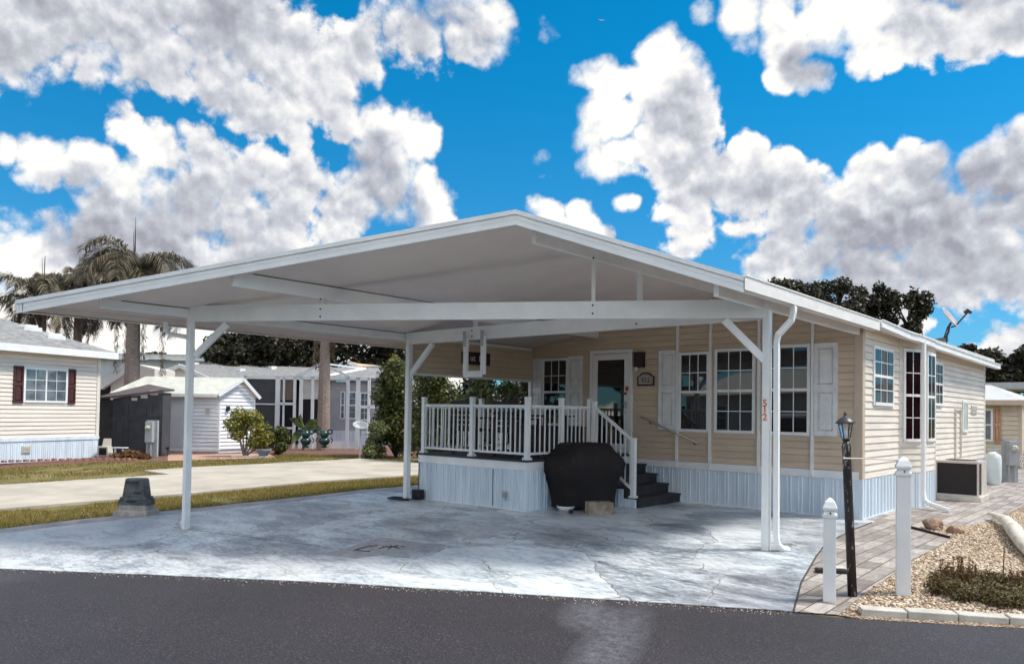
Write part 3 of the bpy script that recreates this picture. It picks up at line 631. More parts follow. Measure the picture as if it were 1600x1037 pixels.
# side wall: local x = world Y, outward = +X
def fy(u, v=600, X=0.): return oX(u, v, X).y
bay0, bay1, bx = 2.02, 3.95, .24; bA, bB = 2.55, 3.42
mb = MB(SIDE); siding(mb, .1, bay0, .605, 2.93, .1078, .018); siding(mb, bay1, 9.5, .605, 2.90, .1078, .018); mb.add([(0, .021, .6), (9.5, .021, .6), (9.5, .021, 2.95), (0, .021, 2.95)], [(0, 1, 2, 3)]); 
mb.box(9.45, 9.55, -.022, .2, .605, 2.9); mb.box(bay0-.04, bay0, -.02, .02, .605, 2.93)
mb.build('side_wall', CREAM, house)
mb = MB(); mb.box(-6.6, 0, 9.5, 9.56, 0, 2.9); mb.box(-6.6, -6.56, .02, 9.5, 0, 2.9); mb.build('rear_wall', CREAM, house)
mb = MB(SIDE); skirting(mb, .0, bay0, 0, .605, -.012); skirting(mb, bay1, 9.5, 0, .605, -.012); mb.box(.0, bay0, -.03, -.003, 0, .02)
mb.build('side_skirting', SKIRT, house)
def wallseg(p, q):
    ang = math.atan2(q[1]-p[1], q[0]-p[0]); return frame((p[0], p[1], 0), ang), math.hypot(q[0]-p[0], q[1]-p[1])
bay = None; mb = MB()
segs = [((0, bay0), (bx, bA)), ((bx, bA), (bx, bB)), ((bx, bB), (0, bay1))]
for p, q in segs:
    tf, ln = wallseg(p, q); mb.tf = tf; siding(mb, .02, ln-.02, .605, 2.92, .1078, .016); mb.box(0, .025, -.02, .02, .605, 2.92); mb.box(ln-.025, ln, -.02, .02, .605, 2.92)
bay = mb.build('bay_wall', CREAM, house)
mb = MB()
for p, q in segs: tf, ln = wallseg(p, q); mb.tf = tf; skirting(mb, 0, ln, 0, .605, -.012)
mb.build('bay_skirting', SKIRT, house)
tfA, lA = wallseg(*segs[0]); window(house, tfA, .08, lA-.04, 1.14, 2.74, 2, 2, True, GLASSR)
tfB, lB = wallseg(*segs[1]); window(house, tfB, .22, lB-.06, 1.14, 2.72, 2, 2, True, GLASSR)
SGL = mat('screened_glass', (.03, .032, .04), .05, .3, spec=.4); SGL.node_tree.nodes['Principled BSDF'].inputs['IOR'].default_value = 1.3; window(house, SIDE, .50, 1.60, 1.74, 2.68, 3, 2, True, SGL)
window(house, SIDE, 4.30, 5.10, 1.80, 2.66, 3, 2, True, GLASSR)
# narrow window, vent, conduit trim further back
y0 = fy(1504, 660); window(house, SIDE, y0-.12, y0+.42, 1.25, 1.95, 1, 1, False, mat('pale_glass', (.45, .45, .45), .2), hung=False, fw_=.05)
mb = MB(SIDE); yv = fy(1521, 642); mb.box(yv-.35, yv+.25, -.03, 0, 1.66, 1.86)
for k in range(6): mb.box(yv-.32, yv+.22, -.04, -.031, 1.675+k*.03, 1.69+k*.03)
mb.build('vent', HOSE, house)
mb = MB(SIDE); y1, y2 = fy(1490.5, 670), fy(1499, 670); mb.box(y1-.02, y1+.02, -.05, 0, .7, 1.76); mb.box(y2-.02, y2+.02, -.05, 0, .7, 1.76); mb.box(y1, y2, -.04, 0, 1.73, 1.76); mb.build('conduit', CREAM, house)
# roof of the house, behind the front wall line
def roofpts(x0, x1, off): return [(x0, zu(x0)+off), (XR, ZR+off), (x1, zu(x1)+off)]
XL, XE = -7.25, .27
mb = MB()
def roofslab(mb, ya, yb, x0, x1, o0, o1):
    P = [(x0, zu(x0)), (XR, ZR), (x1, zu(x1))] if x0 < XR < x1 else [(x0, zu(x0)), (x1, zu(x1))]
    for (a, za), (b, zb) in zip(P[:-1], P[1:]): mb.add([(a, ya, za+o0), (b, ya, zb+o0), (b, yb, zb+o0), (a, yb, za+o0), (a, ya, za+o1), (b, ya, zb+o1), (b, yb, zb+o1), (a, yb, za+o1)], [(0, 3, 2, 1), (4, 5, 6, 7), (0, 1, 5, 4), (1, 2, 6, 5), (2, 3, 7, 6), (3, 0, 4, 7)])
roofslab(mb, .03, 9.8, XL, .18, .03, .10); mb.build('roof', WROOF, house)
# eave soffit and gutter along the right side (steps out round the bay)
mb = MB(); gp = [(.27, .02, 2.985), (.27, 1.6, 2.935), (.33, 1.9, 2.92), (.34, 2.9, 2.90), (.30, 3.2, 2.90), (.30, 9.75, 2.865)]
for p, q in zip(gp[:-1], gp[1:]):
    p, q = Vector(p), Vector(q)
    for dx, dz, w_, h_ in ((0, -.03, .02, .11), (-.05, -.08, .10, .012), (.012, .022, .03, .016)): mb.bar(p+Vector((dx, 0, dz)), q+Vector((dx, 0, dz)), w_, h_)
mb.build('gutter', WHITE, house)
mb = MB(); mb.add([(-.02, .05, 2.93), (.26, .05, 2.90), (.29, 9.7, 2.80), (-.02, 9.7, 2.86), (-.02, .05, 2.95), (.26, .05, 3.0), (.29, 9.7, 2.88), (-.02, 9.7, 2.95)], [(0, 1, 2, 3), (4, 7, 6, 5), (0, 4, 5, 1), (2, 6, 7, 3)]); mb.build('soffit', CEIL, house)
# side downspout
dx_ = .325; dy_ = oX(1443, 640, dx_).y; mb = MB()
mb.tube([(dx_, dy_, 2.86), (dx_, dy_, 2.78), (dx_, dy_, 2.6), (dx_, dy_, .30), (dx_+.02, dy_-.01, .17), (dx_+.10, dy_-.05, .11), (dx_+.45, dy_-.22, .04)], .062, 8, sq=.75)
mb.build('downspout', WHITE, house)

# ------------------------------------------------------------------ carport
cp = thing('carport', 'large white gabled carport with three posts and open trusses in front of the tan home', 'carport', (-3.3, -4, 0))
PL, PR = Vector((-6.53, -7.27, 0)), Vector((0.0, -3.5, 0)); P2 = Vector((-6.46, -3.42, 0))
FL, PK, FR = Vector((XL, -9.13, 0)), Vector((XR, -5.89, 0)), Vector((.25, -4.70, 0))
def slope(mb, P, o0, o1, yb=.02):
    a, b = P; vs = []
    for o_ in (o0, o1): vs += [(a.x, a.y, zu(a.x)+o_), (b.x, b.y, (ZR if abs(b.x-XR) < 1e-6 else zu(b.x))+o_), (b.x, yb, (ZR if abs(b.x-XR) < 1e-6 else zu(b.x))+o_), (a.x, yb, zu(a.x)+o_)]
    mb.add(vs, [(0, 3, 2, 1), (4, 5, 6, 7), (0, 1, 5, 4), (1, 2, 6, 5), (2, 3, 7, 6), (3, 0, 4, 7)])
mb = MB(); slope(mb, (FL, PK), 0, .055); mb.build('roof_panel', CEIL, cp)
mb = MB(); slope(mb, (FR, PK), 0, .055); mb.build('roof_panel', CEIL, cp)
def fasc(mb, a, b, lo, hi, out, th_=.02):
    d = (b-a); d.z = 0; d.normalize(); n = Vector((d.y, -d.x, 0)); n = n if n.dot(Vector((.5, -.85, 0))) > 0 else -n
    za, zb = (ZR if abs(a.x-XR) < 1e-6 else zu(a.x)), (ZR if abs(b.x-XR) < 1e-6 else zu(b.x))
    A = a+n*out; B = b+n*out; 
    mb.add([(A.x, A.y, za+lo), (B.x, B.y, zb+lo), (B.x, B.y, zb+hi), (A.x, A.y, za+hi)] + [(A.x-n.x*th_, A.y-n.y*th_, za+lo), (B.x-n.x*th_, B.y-n.y*th_, zb+lo), (B.x-n.x*th_, B.y-n.y*th_, zb+hi), (A.x-n.x*th_, A.y-n.y*th_, za+hi)],
           [(0, 1, 2, 3), (7, 6, 5, 4), (0, 4, 5, 1), (3, 2, 6, 7), (0, 3, 7, 4), (1, 5, 6, 2)])
for a, b in ((FL, PK), (PK, FR)):
    mb = MB(); fasc(mb, a, b, -.085, .015, .03); fasc(mb, a, b, .02, .07, .045, .035); fasc(mb, a, b, -.095, -.075, .036); fasc(mb, a, b, -.03, -.024, .034); mb.build('fascia', WHITE, cp)
def gutterline(mb, x, ya, yb, s):
    z = zu(x)
    mb.box(min(x, x+s*.02), max(x, x+s*.02), ya, yb, z-.09, z+.04)           # back
    mb.box(min(x, x+s*.10), max(x, x+s*.10), ya, yb, z-.095, z-.08)
    mb.box(min(x+s*.09, x+s*.11), max(x+s*.09, x+s*.11), ya, yb, z-.095, z+.045)
    mb.box(min(x+s*.085, x+s*.12), max(x+s*.085, x+s*.12), ya, yb, z+.045, z+.06)
    mb.box(min(x, x+s*.10), max(x, x+s*.10), ya, ya+.015, z-.08, z+.045)
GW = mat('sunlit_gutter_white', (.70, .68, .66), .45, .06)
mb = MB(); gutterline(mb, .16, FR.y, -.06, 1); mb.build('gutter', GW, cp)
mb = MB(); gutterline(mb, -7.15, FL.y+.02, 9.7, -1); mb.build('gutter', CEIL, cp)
# purlin beams
def beam(x, ya, zb_, w_=.06, yb=-.02):
    mb = MB(); mb.add([(x-w_/2, ya, zb_), (x+w_/2, ya, zb_), (x+w_/2, yb, zb_), (x-w_/2, yb, zb_), (x-w_/2, ya, zu(x-w_/2)-.002), (x+w_/2, ya, zu(x+w_/2)-.002), (x+w_/2, yb, zu(x+w_/2)-.002), (x-w_/2, yb, zu(x-w_/2)-.002)],
              [(0, 3, 2, 1), (4, 5, 6, 7), (0, 1, 5, 4), (1, 2, 6, 5), (2, 3, 7, 6), (3, 0, 4, 7)]); bo = mb.build('beam', WHITE, cp); sm_ = MB(); [sm_.bar((x+q*(w_/2+.002), ya+.25, zu(x+q*w_/2)-.006), (x+q*(w_/2+.002), yb, zu(x+q*w_/2)-.006), .004, .010) for q in (-1, 1)]; sm_.build('seam', mat('seam_dark', (.05, .03, .03), .8), bo); return bo
beam(-6.55, -8.43, 2.775); beam(-4.86, oX(363, 443.3, -4.86).y, 3.0); beam(-1.80, -5.62, 3.44); beam(-.05, -4.70, 2.80)
BOLT = mat('bolt', (.01, .01, .012), .5)
# front truss
bd = (PR-PL).normalized(); nn = Vector((bd.y, -bd.x, 0))
def tr(u, v, off=0.): return plane(u, v, (nn.x, nn.y, 0), PR+nn*off)
mb = MB(); a = PL+bd*.0; b_ = PR-bd*.0
def chord(mb, a, b, z0a, z0b, z1a, z1b, t=.05):
    n = Vector(((b-a).y, -(b-a).x, 0)).normalized()*t/2
    mb.add([(a.x+n.x, a.y+n.y, z0a), (b.x+n.x, b.y+n.y, z0b), (b.x-n.x, b.y-n.y, z0b), (a.x-n.x, a.y-n.y, z0a), (a.x+n.x, a.y+n.y, z1a), (b.x+n.x, b.y+n.y, z1b), (b.x-n.x, b.y-n.y, z1b), (a.x-n.x, a.y-n.y, z1a)], [(0, 3, 2, 1), (4, 5, 6, 7), (0, 1, 5, 4), (1, 2, 6, 5), (2, 3, 7, 6), (3, 0, 4, 7)])
chord(mb, PL+nn*.02, PR+nn*.02, 2.72, 2.69, 2.93, 2.905); mb.build('truss_chord', WHITE, cp)
mb = MB(); chord(mb, P2+Vector((.03, 0, 0)), Vector((-.06, -3.42, 0)), 2.695, 2.69, 2.90, 2.90); mb.build('truss_chord', WHITE, cp)
for c_, zt in ((tr(503, 490), 3.02), (tr(926.5, 490), 3.47)):
    mb = MB(); p = c_-nn*.04; mb.bar((p.x, p.y, 2.72), (p.x, p.y, zt), .07, .045, (bd.x, bd.y, 0)); k = mb.build('king_post', WHITE, cp)
    for z in (2.76, 2.86, zt-.03): mb = MB(); q = c_+nn*.046; mb.tube([(q.x, q.y, z), (q.x+nn.x*.008, q.y+nn.y*.008, z)], .012, 8); mb.build('bolt', BOLT, k)
for x, zt in ((-4.90, 3.02), (-1.82, 3.47)):
    mb = MB(); mb.box(x-.035, x+.035, -3.39, -3.35, 2.7, zt); k = mb.build('king_post', WHITE, cp)
    for z in (2.75, 2.84, zt-.02): mb = MB(); mb.tube([(x, -3.447, z), (x, -3.456, z)], .012, 8); mb.build('bolt', BOLT, k)
def brace(p, q): mb = MB(); mb.bar(p, q, .05, .085); return mb.build('brace', WHITE, cp)
brace(tr(355, 506, -.005), tr(305, 556, -.005)); brace(tr(1132, 500, -.005), tr(1198, 566, -.005))
brace(oY(676, 537, -3.42), oY(641, 586, -3.42))
def post(p, top, s=.085):
    mb = MB(); z = gz(p.x, p.y); mb.box(p.x-s/2, p.x+s/2, p.y-s/2, p.y+s/2, z, top); o = mb.build('post', WHITE, cp, bevel=.006); return o
po1 = post(PL, 2.95); po2 = post(PR, 2.95); po3 = post(P2, 2.9, .09)
# orange house number down the front of the right post
ang = math.atan2(CAM.y-PR.y, CAM.x-PR.x)
for ch, v in (('5', 630), ('1', 640), ('2', 652)):
    p = oY(1201.3, v, PR.y-.0445); textmesh(ch, .115, Matrix.Translation((PR.x-.004, PR.y-.046, p.z)), mat('orange_number', (.62, .17, .03), .5), po2, 'house_number', .002, .002)
# right downspout
def rp(u, v): return plane(u, v, (fw.x, fw.y, 0), (PR.x+.10, PR.y+.01, 0))
mb = MB(); g0 = Vector((.19, -3.05, zu(.2)-.08))
mb.tube([rp(1240, 478), rp(1240, 487), rp(1237, 500), rp(1225, 513), rp(1216, 523), rp(1213.5, 535), rp(1213.5, 560), rp(1213, 836), rp(1215, 849), rp(1222, 857), rp(1233, 860)], .048, 10, sq=.8); mb.build('downspout', WHITE, cp)
def lp(u, v): return plane(u, v, (fw.x, fw.y, 0), (PL.x-.06, PL.y+.04, 0))
mb = MB(); mb.tube([lp(259, 503), lp(259, 517), lp(266, 522), lp(290, 526), lp(299, 531), lp(301, 545), lp(291, 800), lp(288, 813), lp(283, 817)], .042, 8, sq=.8); mb.build('downspout', WHITE, cp)
# siding infill above the deck side
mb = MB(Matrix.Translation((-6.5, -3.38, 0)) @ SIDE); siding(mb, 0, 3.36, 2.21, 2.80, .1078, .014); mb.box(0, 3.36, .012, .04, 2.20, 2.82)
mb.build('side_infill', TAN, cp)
mb = MB(); mb.box(-6.54, -6.47, -3.38, -.02, 2.17, 2.21); mb.box(-6.56, -6.50, -.08, -.02, 0, 2.2); mb.build('infill_trim', WHITE, cp)
# dark sign on the infill, partly hidden by the hanging frame
c_ = oX(744, 560, -6.46); sg = thing('name_sign', 'small dark maroon sign with white lettering on the tan panel above the deck', 'sign', c_)
ya, yb = oX(722, 559, -6.46).y, oX(766, 561, -6.46).y
mb = MB(); mb.box(-6.48, -6.455, ya, yb, c_.z-.12, c_.z+.12); mb.build('board', mat('maroon_board', (.035, .008, .012), .5), sg, bevel=.01)
textmesh('ut  Pat', .17, Matrix.Translation((-6.452, (ya+yb)/2+.05, c_.z)) @ SIDE, mat('sign_white', (.6, .6, .6), .5), sg)
# U-shaped hanging frame on the second truss
hf = thing('hanging_frame', 'white U shaped frame hanging from the second truss on grey metal brackets', 'hanging frame', (-4.78, -3.5, 2.4))
xa, xb = -4.99, -4.60; mb = MB()
mb.box(xa-.035, xa+.035, -3.52, -3.46, 2.13, 2.72); mb.box(xb-.035, xb+.035, -3.52, -3.46, 2.13, 2.74); mb.box(xa+.035, xb-.035, -3.52, -3.46, 2.13, 2.19); mb.box(xa-.0, xb+.02, -3.54, -3.521, 2.09, 2.15); mb.build('frame', WHITE, hf, bevel=.004)
for x in (xa, xb): mb = MB(); mb.box(x-.028, x+.028, -3.535, -3.522, 2.58, 2.83); mb.build('bracket', METG, hf)
# ring ornaments under the left gutter
for i, (u, v) in enumerate(((132, 501), (132, 511), (148, 501), (148, 511))):
    p = oX(u, v, -7.2); mb = MB(); t_ = [p+rt*.045*math.cos(t)+up*.038*math.sin(t) for t in np.linspace(0, 2*math.pi, 17)]
    mb.tube(t_, .010, 6, cap=False); mb.tube([p+up*.04, p+up*.09], .003, 4)
    lab = ['upper left of four rings dangling under the left gutter', 'lower left of four rings dangling under the left gutter', 'upper right of four rings dangling under the left gutter', 'lower right of four rings dangling under the left gutter'][i]
    tag(mb.build('ring_ornament', mat('dark_ring', (.03, .02, .025), .4)), lab, 'ornament', 'rings hanging from the carport gutter')

# ------------------------------------------------------------------ deck, steps, railing
dk = thing('deck', 'raised porch deck with white railing, ribbed white skirting and dark steps', 'deck', (-5.2, -1.6, 0))
DX0, DX1, DY = -6.5, -3.99, -3.12; ZF = .80
mb = MB(); mb.box(DX0-.03, DX1+.03, DY-.03, -.04, ZF-.03, ZF)
mb.build('floor', STEP, dk)
mb = MB(); mb.box(DX0, DX1, DY-.012, DY+.01, ZF-.16, ZF-.031); mb.box(DX1-.01, DX1+.012, DY+.01, -.1, ZF-.16, ZF-.031); mb.box(DX0-.012, DX0+.01, DY+.01, -.1, ZF-.16, ZF-.031); mb.box(DX0, DX1, DY-.008, DY+.01, -.02, .02); mb.build('rim_trim', WHITE, dk)
mb = MB(Matrix.Translation((0, DY, 0))); skirting(mb, DX0, DX1-.05, -.02, ZF-.16)
mb.tf = Matrix.Translation((DX1, DY, 0)) @ SIDE; skirting(mb, .05, 3.0, -.02, ZF-.16)
mb.tf = None; nn2 = 8; pr = [(DX1-.05+.05*math.sin(t), DY+.05-.05*math.cos(t)) for t in np.linspace(0, math.pi/2, nn2)]
mb.add([(a, b, -.02) for a, b in pr]+[(a, b, ZF-.16) for a, b in pr], [(i, i+1, nn2+i+1, nn2+i) for i in range(nn2-1)])
mb.box(DX0-.004, DX0+.03, DY, -.1, -.02, ZF-.1)
sk = mb.build('skirting', SKIRT, dk)
p = oY(788, 772, DY-.03); mb = MB(); mb.box(p.x-.045, p.x+.045, DY-.03, DY-.014, p.z-.05, p.z+.05); mb.tube([(p.x-.02, DY-.05, p.z), (p.x+.03, DY-.045, p.z-.03), (p.x+.03, DY-.03, p.z-.09)], .014, 6); mb.build('outlet', METG, sk)
mb = MB(); x = oY(771, 760, DY).x; mb.box(x-.008, x+.008, DY-.018, DY-.003, .04, ZF-.18); mb.build('hatch_seam', BLACK, sk)
# steps going down towards +X along the wall
mb = MB(); rz = .80/5
for i in range(4):
    x1 = -3.03-.235*i; mb.box(DX1, x1, -1.41, -.05, -.01 if i == 0 else rz*i+.001, rz*(i+1)-.03); mb.box(DX1, x1+.025, -1.43, -.05, rz*(i+1)-.03, rz*(i+1))
mb.build('step', STEP, dk)
mb = MB(Matrix.Translation((0, -1.435, 0)))
for x0_, x1_, z_ in ((-3.96, -3.5, .30), (-3.5, -3.30, .30), (-3.30, -3.05, .145)): skirting(mb, x0_, x1_, -.01, z_)
mb.box(-3.96, -3.30, -.018, -.0165, .27, .30); mb.box(-3.32, -3.04, -.02, -.017, .12, .147); mb.build('step_skirting', SKIRT, dk)
ZT, ZB = 1.66, .895
def rpost(x, y, z0, z1, s=.075):
    mb = MB(); mb.box(x-s/2, x+s/2, y-s/2, y+s/2, z0, z1); mb.box(x-s/2-.006, x+s/2+.006, y-s/2-.006, y+s/2+.006, z1-.03, z1-.012); mb.box(x-s/2-.02, x+s/2+.02, y-s/2-.02, y+s/2+.02, z0, z0+.035); return mb.build('rail_post', WHITE, dk, bevel=.004)
def span(p, q, zt, zb, n=None, gap=.105):
    p, q = Vector(p), Vector(q); L_ = (q-p).length; d = (q-p).normalized(); n = n or int(L_/gap)
    mb = MB(); mb.bar((p.x, p.y, zt-.02), (q.x, q.y, zt-.02), .045, .045); mb.build('top_rail', WHITE, dk)
    mb = MB(); mb.bar((p.x, p.y, zb), (q.x, q.y, zb), .04, .035); mb.build('bottom_rail', WHITE, dk)
    for i in range(n):
        c_ = p.lerp(q, (i+.5)/n); mb = MB(); mb.box(c_.x-.009, c_.x+.009, c_.y-.009, c_.y+.009, zb+.01, zt-.04); mb.build('baluster', WHITE, dk)
    # little scroll brackets under the top rail, as one piece
    mb = MB()
    for i in range(n-1):
        a_, b__ = p.lerp(q, (i+.5)/n), p.lerp(q, (i+1.5)/n); mb.tube([(*(a_.lerp(b__, t)).xy, zt-.085+.035*math.sin(math.pi*t)) for t in (0, .25, .5, .75, 1)], .005, 4)
    mb.build('rail_scrollwork', WHITE, dk)
X1, X2, X3 = -6.44, -5.24, -4.03; YF = -3.06
for x in (X1, X2, X3): rpost(x, YF, ZF, 1.79)
for y in (-2.2, -1.41): rpost(-4.03, y, ZF, 1.79)
rpost(-3.93, -1.41, ZF, 1.75)
rpost(X1, -1.6, ZF, 1.79)
span((X1, YF, 0), (X2, YF, 0), ZT, ZB, 12); span((X2, YF, 0), (X3, YF, 0), ZT, ZB, 12)
span((X3, YF, 0), (X3, -2.2, 0), ZT, ZB, 7); span((X3, -2.2, 0), (X3, -1.41, 0), ZT, ZB, 7)
span((X1, YF, 0), (X1, -1.6, 0), ZT, ZB, 11); span((X1, -1.6, 0), (X1, -.1, 0), ZT, ZB, 11)
rpost(-3.13, -1.41, .165, 1.15)
mb = MB(); mb.bar((-3.93, -1.41, 1.66), (-3.13, -1.41, 1.09), .045, .05, (0, 1, 0)); mb.build('top_rail', WHITE, dk)
mb = MB(); mb.bar((-3.93, -1.41, .86), (-3.13, -1.41, .29), .04, .035, (0, 1, 0)); mb.build('bottom_rail', WHITE, dk)
for i in range(8):
    t = (i+.7)/8.4; x = -3.93+.80*t; z = -.57*t; mb = MB(); mb.box(x-.009, x+.009, -1.419, -1.401, .87+z, 1.64+z); mb.build('baluster', WHITE, dk)
# dark furniture on the deck
DKW = mat('dark_patio_wood', (.03, .014, .014), .6, .4, 6.)
pt = thing('patio_table', 'dark slatted patio table standing on the deck behind the white railing', 'table', (-5.0, -1.5, ZF))
mb = MB()
for k in range(7): mb.box(-5.7, -4.55, -1.95+k*.12, -1.85+k*.12, 1.47, 1.50)
mb.build('tabletop', DKW, pt)
for x, y in ((-5.6, -1.85), (-4.65, -1.85), (-5.6, -1.25), (-4.65, -1.25)): mb = MB(); mb.box(x-.03, x+.03, y-.03, y+.03, ZF, 1.469); mb.build('leg', DKW, pt)
for i, (x, y, rzz, lab) in enumerate(((-5.75, -2.5, 0, 'dark patio armchair behind the railing, nearest the left deck corner'), (-4.75, -2.5, 0, 'dark patio armchair behind the railing, nearer the covered grill'))):
    c_ = thing('patio_chair', lab, 'chair', (x, y, ZF), 'dark chairs on the deck')
    mb = MB(); mb.box(x-.27, x+.27, y-.25, y+.25, ZF+.40, ZF+.45); mb.build('seat', DKW, c_)
    mb = MB(); 
    for k in range(6): mb.bar((x-.26, y-.25-.015*k, ZF+.47+k*.085), (x+.26, y-.25-.015*k, ZF+.47+k*.085), .02, .065)
    mb.build('backrest', DKW, c_)
    for sx in (-1, 1):
        mb = MB(); mb.box(x+sx*.28-.025, x+sx*.28+.025, y-.27, y+.25, ZF+.62, ZF+.65); mb.build('armrest', DKW, c_)
        for sy in (-1, 1): mb = MB(); mb.box(x+sx*.28-.02, x+sx*.28+.02, y+sy*.23-.02, y+sy*.23+.02, ZF, ZF+.62); mb.build('leg', DKW, c_)
# storage bench / solid dark back behind the railing
bn = thing('storage_bench', 'long dark storage bench along the wall at the back of the deck', 'bench', (-5.4, -.5, ZF))
mb = MB(); mb.box(-6.38, -5.08, -.75, -.12, ZF+.02, 1.24); mb.build('chest', DKW, bn, bevel=.01)
mb = MB(); mb.box(-6.40, -5.06, -.78, -.10, 1.242, 1.285); mb.build('lid', DKW, bn, bevel=.01)

# ------------------------------------------------------------------ covered grill, block, bowl, drain box
gr = thing('covered_grill', 'bulky black fabric covered grill standing against the deck beside the steps', 'grill', (-3.55, -2.25, 0))
prof = [(.05, .54, .24), (.10, .53, .24), (.22, .55, .25), (.45, .61, .29), (.62, .70, .35), (.74, .72, .36), (.82, .66, .35), (.93, .50, .32), (1.02, .43, .28), (1.055, .40, .25), (1.07, .30, .18), (1.072, .0001, .0001)]
n = 40; vs = []
for i, (z, a_, b__) in enumerate(prof):
    for k in range(n):
        t = 2*math.pi*k/n; c_, s_ = math.cos(t), math.sin(t); e = .45
        X = a_*abs(c_)**e*(1 if c_ > 0 else -1); Y = b__*abs(s_)**e*(1 if s_ > 0 else -1)
        fold = 1+.045*math.sin(7*t+z*5)*(1.1-z)+.022*math.sin(13*t+2+z*3)+.03*math.sin(3*t+1)*z
        vs.append((X*fold, Y*fold, z+.008*math.sin(5*t+z*9)))
fs = [(i*n+k, i*n+(k+1) % n, (i+1)*n+(k+1) % n, (i+1)*n+k) for i in range(len(prof)-1) for k in range(n)]
mb = MB(frame((-3.64, -2.08, -.005), R(77))); mb.add(vs, fs); mb.build('cover', BLKF, gr, smooth=True)
for x, y in ((-3.40, -2.75), (-3.30, -2.0)): mb = MB(); mb.tube([(x, y-.015, .035), (x, y+.015, .035)], .033, 12); mb.build('caster', BLACK, gr)
p = xy(884, 798); bw = thing('bowl', 'shallow white bowl on the slab at the foot of the covered grill', 'bowl', (*p, 0))
mb = MB(); mb.lathe((*p, .0), [(.07, .0), (.10, .01), (.135, .05), (.15, .085), (.142, .085), (.125, .05), (.09, .02), (.0001, .018)], 24); mb.build('dish', WHITE, bw, smooth=True)
p = xy(936, 803); cb = thing('cinder_block', 'tan concrete cinder block on the slab in front of the covered grill', 'concrete block', (*p, 0))
mb = MB(frame((p[0], p[1], 0), R(52))); L_, W_, H_ = .20, .095, .19
mb.box(-L_, L_, -W_, -W_+.03, 0, H_); mb.box(-L_, L_, W_-.03, W_, 0, H_)
for x in (-L_, -.016, L_-.032): mb.box(x, x+.032, -W_+.03, W_-.03, 0, H_-.002)
mb.box(-L_+.033, L_-.033, -W_+.031, W_-.031, 0, .12)
mb.build('block', mat('tan_block', (.30, .24, .18), .9, .35, 9., .6, 90.), cb, bevel=.004)
# black junction box and cable at the foot of the middle post
p = Vector(xy(644, 781)); jb = thing('power_box', 'small black box with a coiled cable at the foot of the far post', 'power box', (p.x, p.y, 0))
mb = MB(); mb.box(p.x-.09, p.x+.09, p.y+.06, p.y+.2, 0, .17); mb.build('box', BLACK, jb, bevel=.01)
mb = MB(); cc = Vector((*xy(622, 781), .012))
for j in range(3): mb.tube([cc+Vector((.26*math.cos(t)*(1-.12*j), .10*math.sin(t)*(1-.12*j)+.02*j, .008*j)) for t in np.linspace(0, 2*math.pi, 25)], .009, 6, cap=False)
mb.tube([cc+Vector((.2, .03, .01)), cc+Vector((.32, .08, .02)), (p.x-.02, p.y+.1, .03)], .009, 6); mb.build('cable', BLACK, jb)

# ------------------------------------------------------------------ miniature stone monument on the grass strip
p0 = xy(213, 803); mo = thing('stone_monument', 'small tapered grey stone monument with stepped shoulders on the grass strip', 'monument', (*p0, gz(*p0)))
GRN = mat('grey_granite', (.09, .10, .10), .8, .4, 9., .4, 60.); GR2 = mat('pale_granite', (.36, .33, .30), .85, .25, 9., .4, 60.)
mtf = frame((p0[0], p0[1], gz(*p0)-.01), R(38)) 
def frust(mb, wa, da, wb, db, z0, z1): mb.add([(-wa, -da, z0), (wa, -da, z0), (wa, da, z0), (-wa, da, z0), (-wb, -db, z1), (wb, -db, z1), (wb, db, z1), (-wb, db, z1)], [(0, 3, 2, 1), (4, 5, 6, 7), (0, 1, 5, 4), (1, 2, 6, 5), (2, 3, 7, 6), (3, 0, 4, 7)])
mb = MB(mtf); frust(mb, .27, .19, .265, .185, 0, .07); frust(mb, .255, .175, .215, .14, .07, .095); mb.build('plinth', GR2, mo, bevel=.006)
mb = MB(mtf); frust(mb, .215, .14, .205, .13, .095, .16); 
for k in range(5): mb.box(-.11+.06*k, -.075+.06*k, -.146, -.13, .10, .145)
mb.build('base_course', GR2, mo)
mb = MB(mtf); frust(mb, .235, .115, .225, .11, .16, .245); frust(mb, .205, .12, .20, .115, .245, .285); mb.build('shoulder', GRN, mo, bevel=.006)
mb = MB(mtf); frust(mb, .175, .10, .145, .08, .285, .55); frust(mb, .145, .08, .13, .065, .55, .565); mb.build('shaft', GRN, mo, bevel=.006)
mb = MB(mtf)
for a_, b__, z_ in ((-.11, .09, .51), (.02, .12, .35), (-.10, .06, .22)):
    mb.bar((a_, -.118+.075*(z_-.285)*0, z_), (b__, -.118, z_), .02, .016)
mb.build('inscription', mat('dark_carving', (.015, .015, .02), .7), mo)

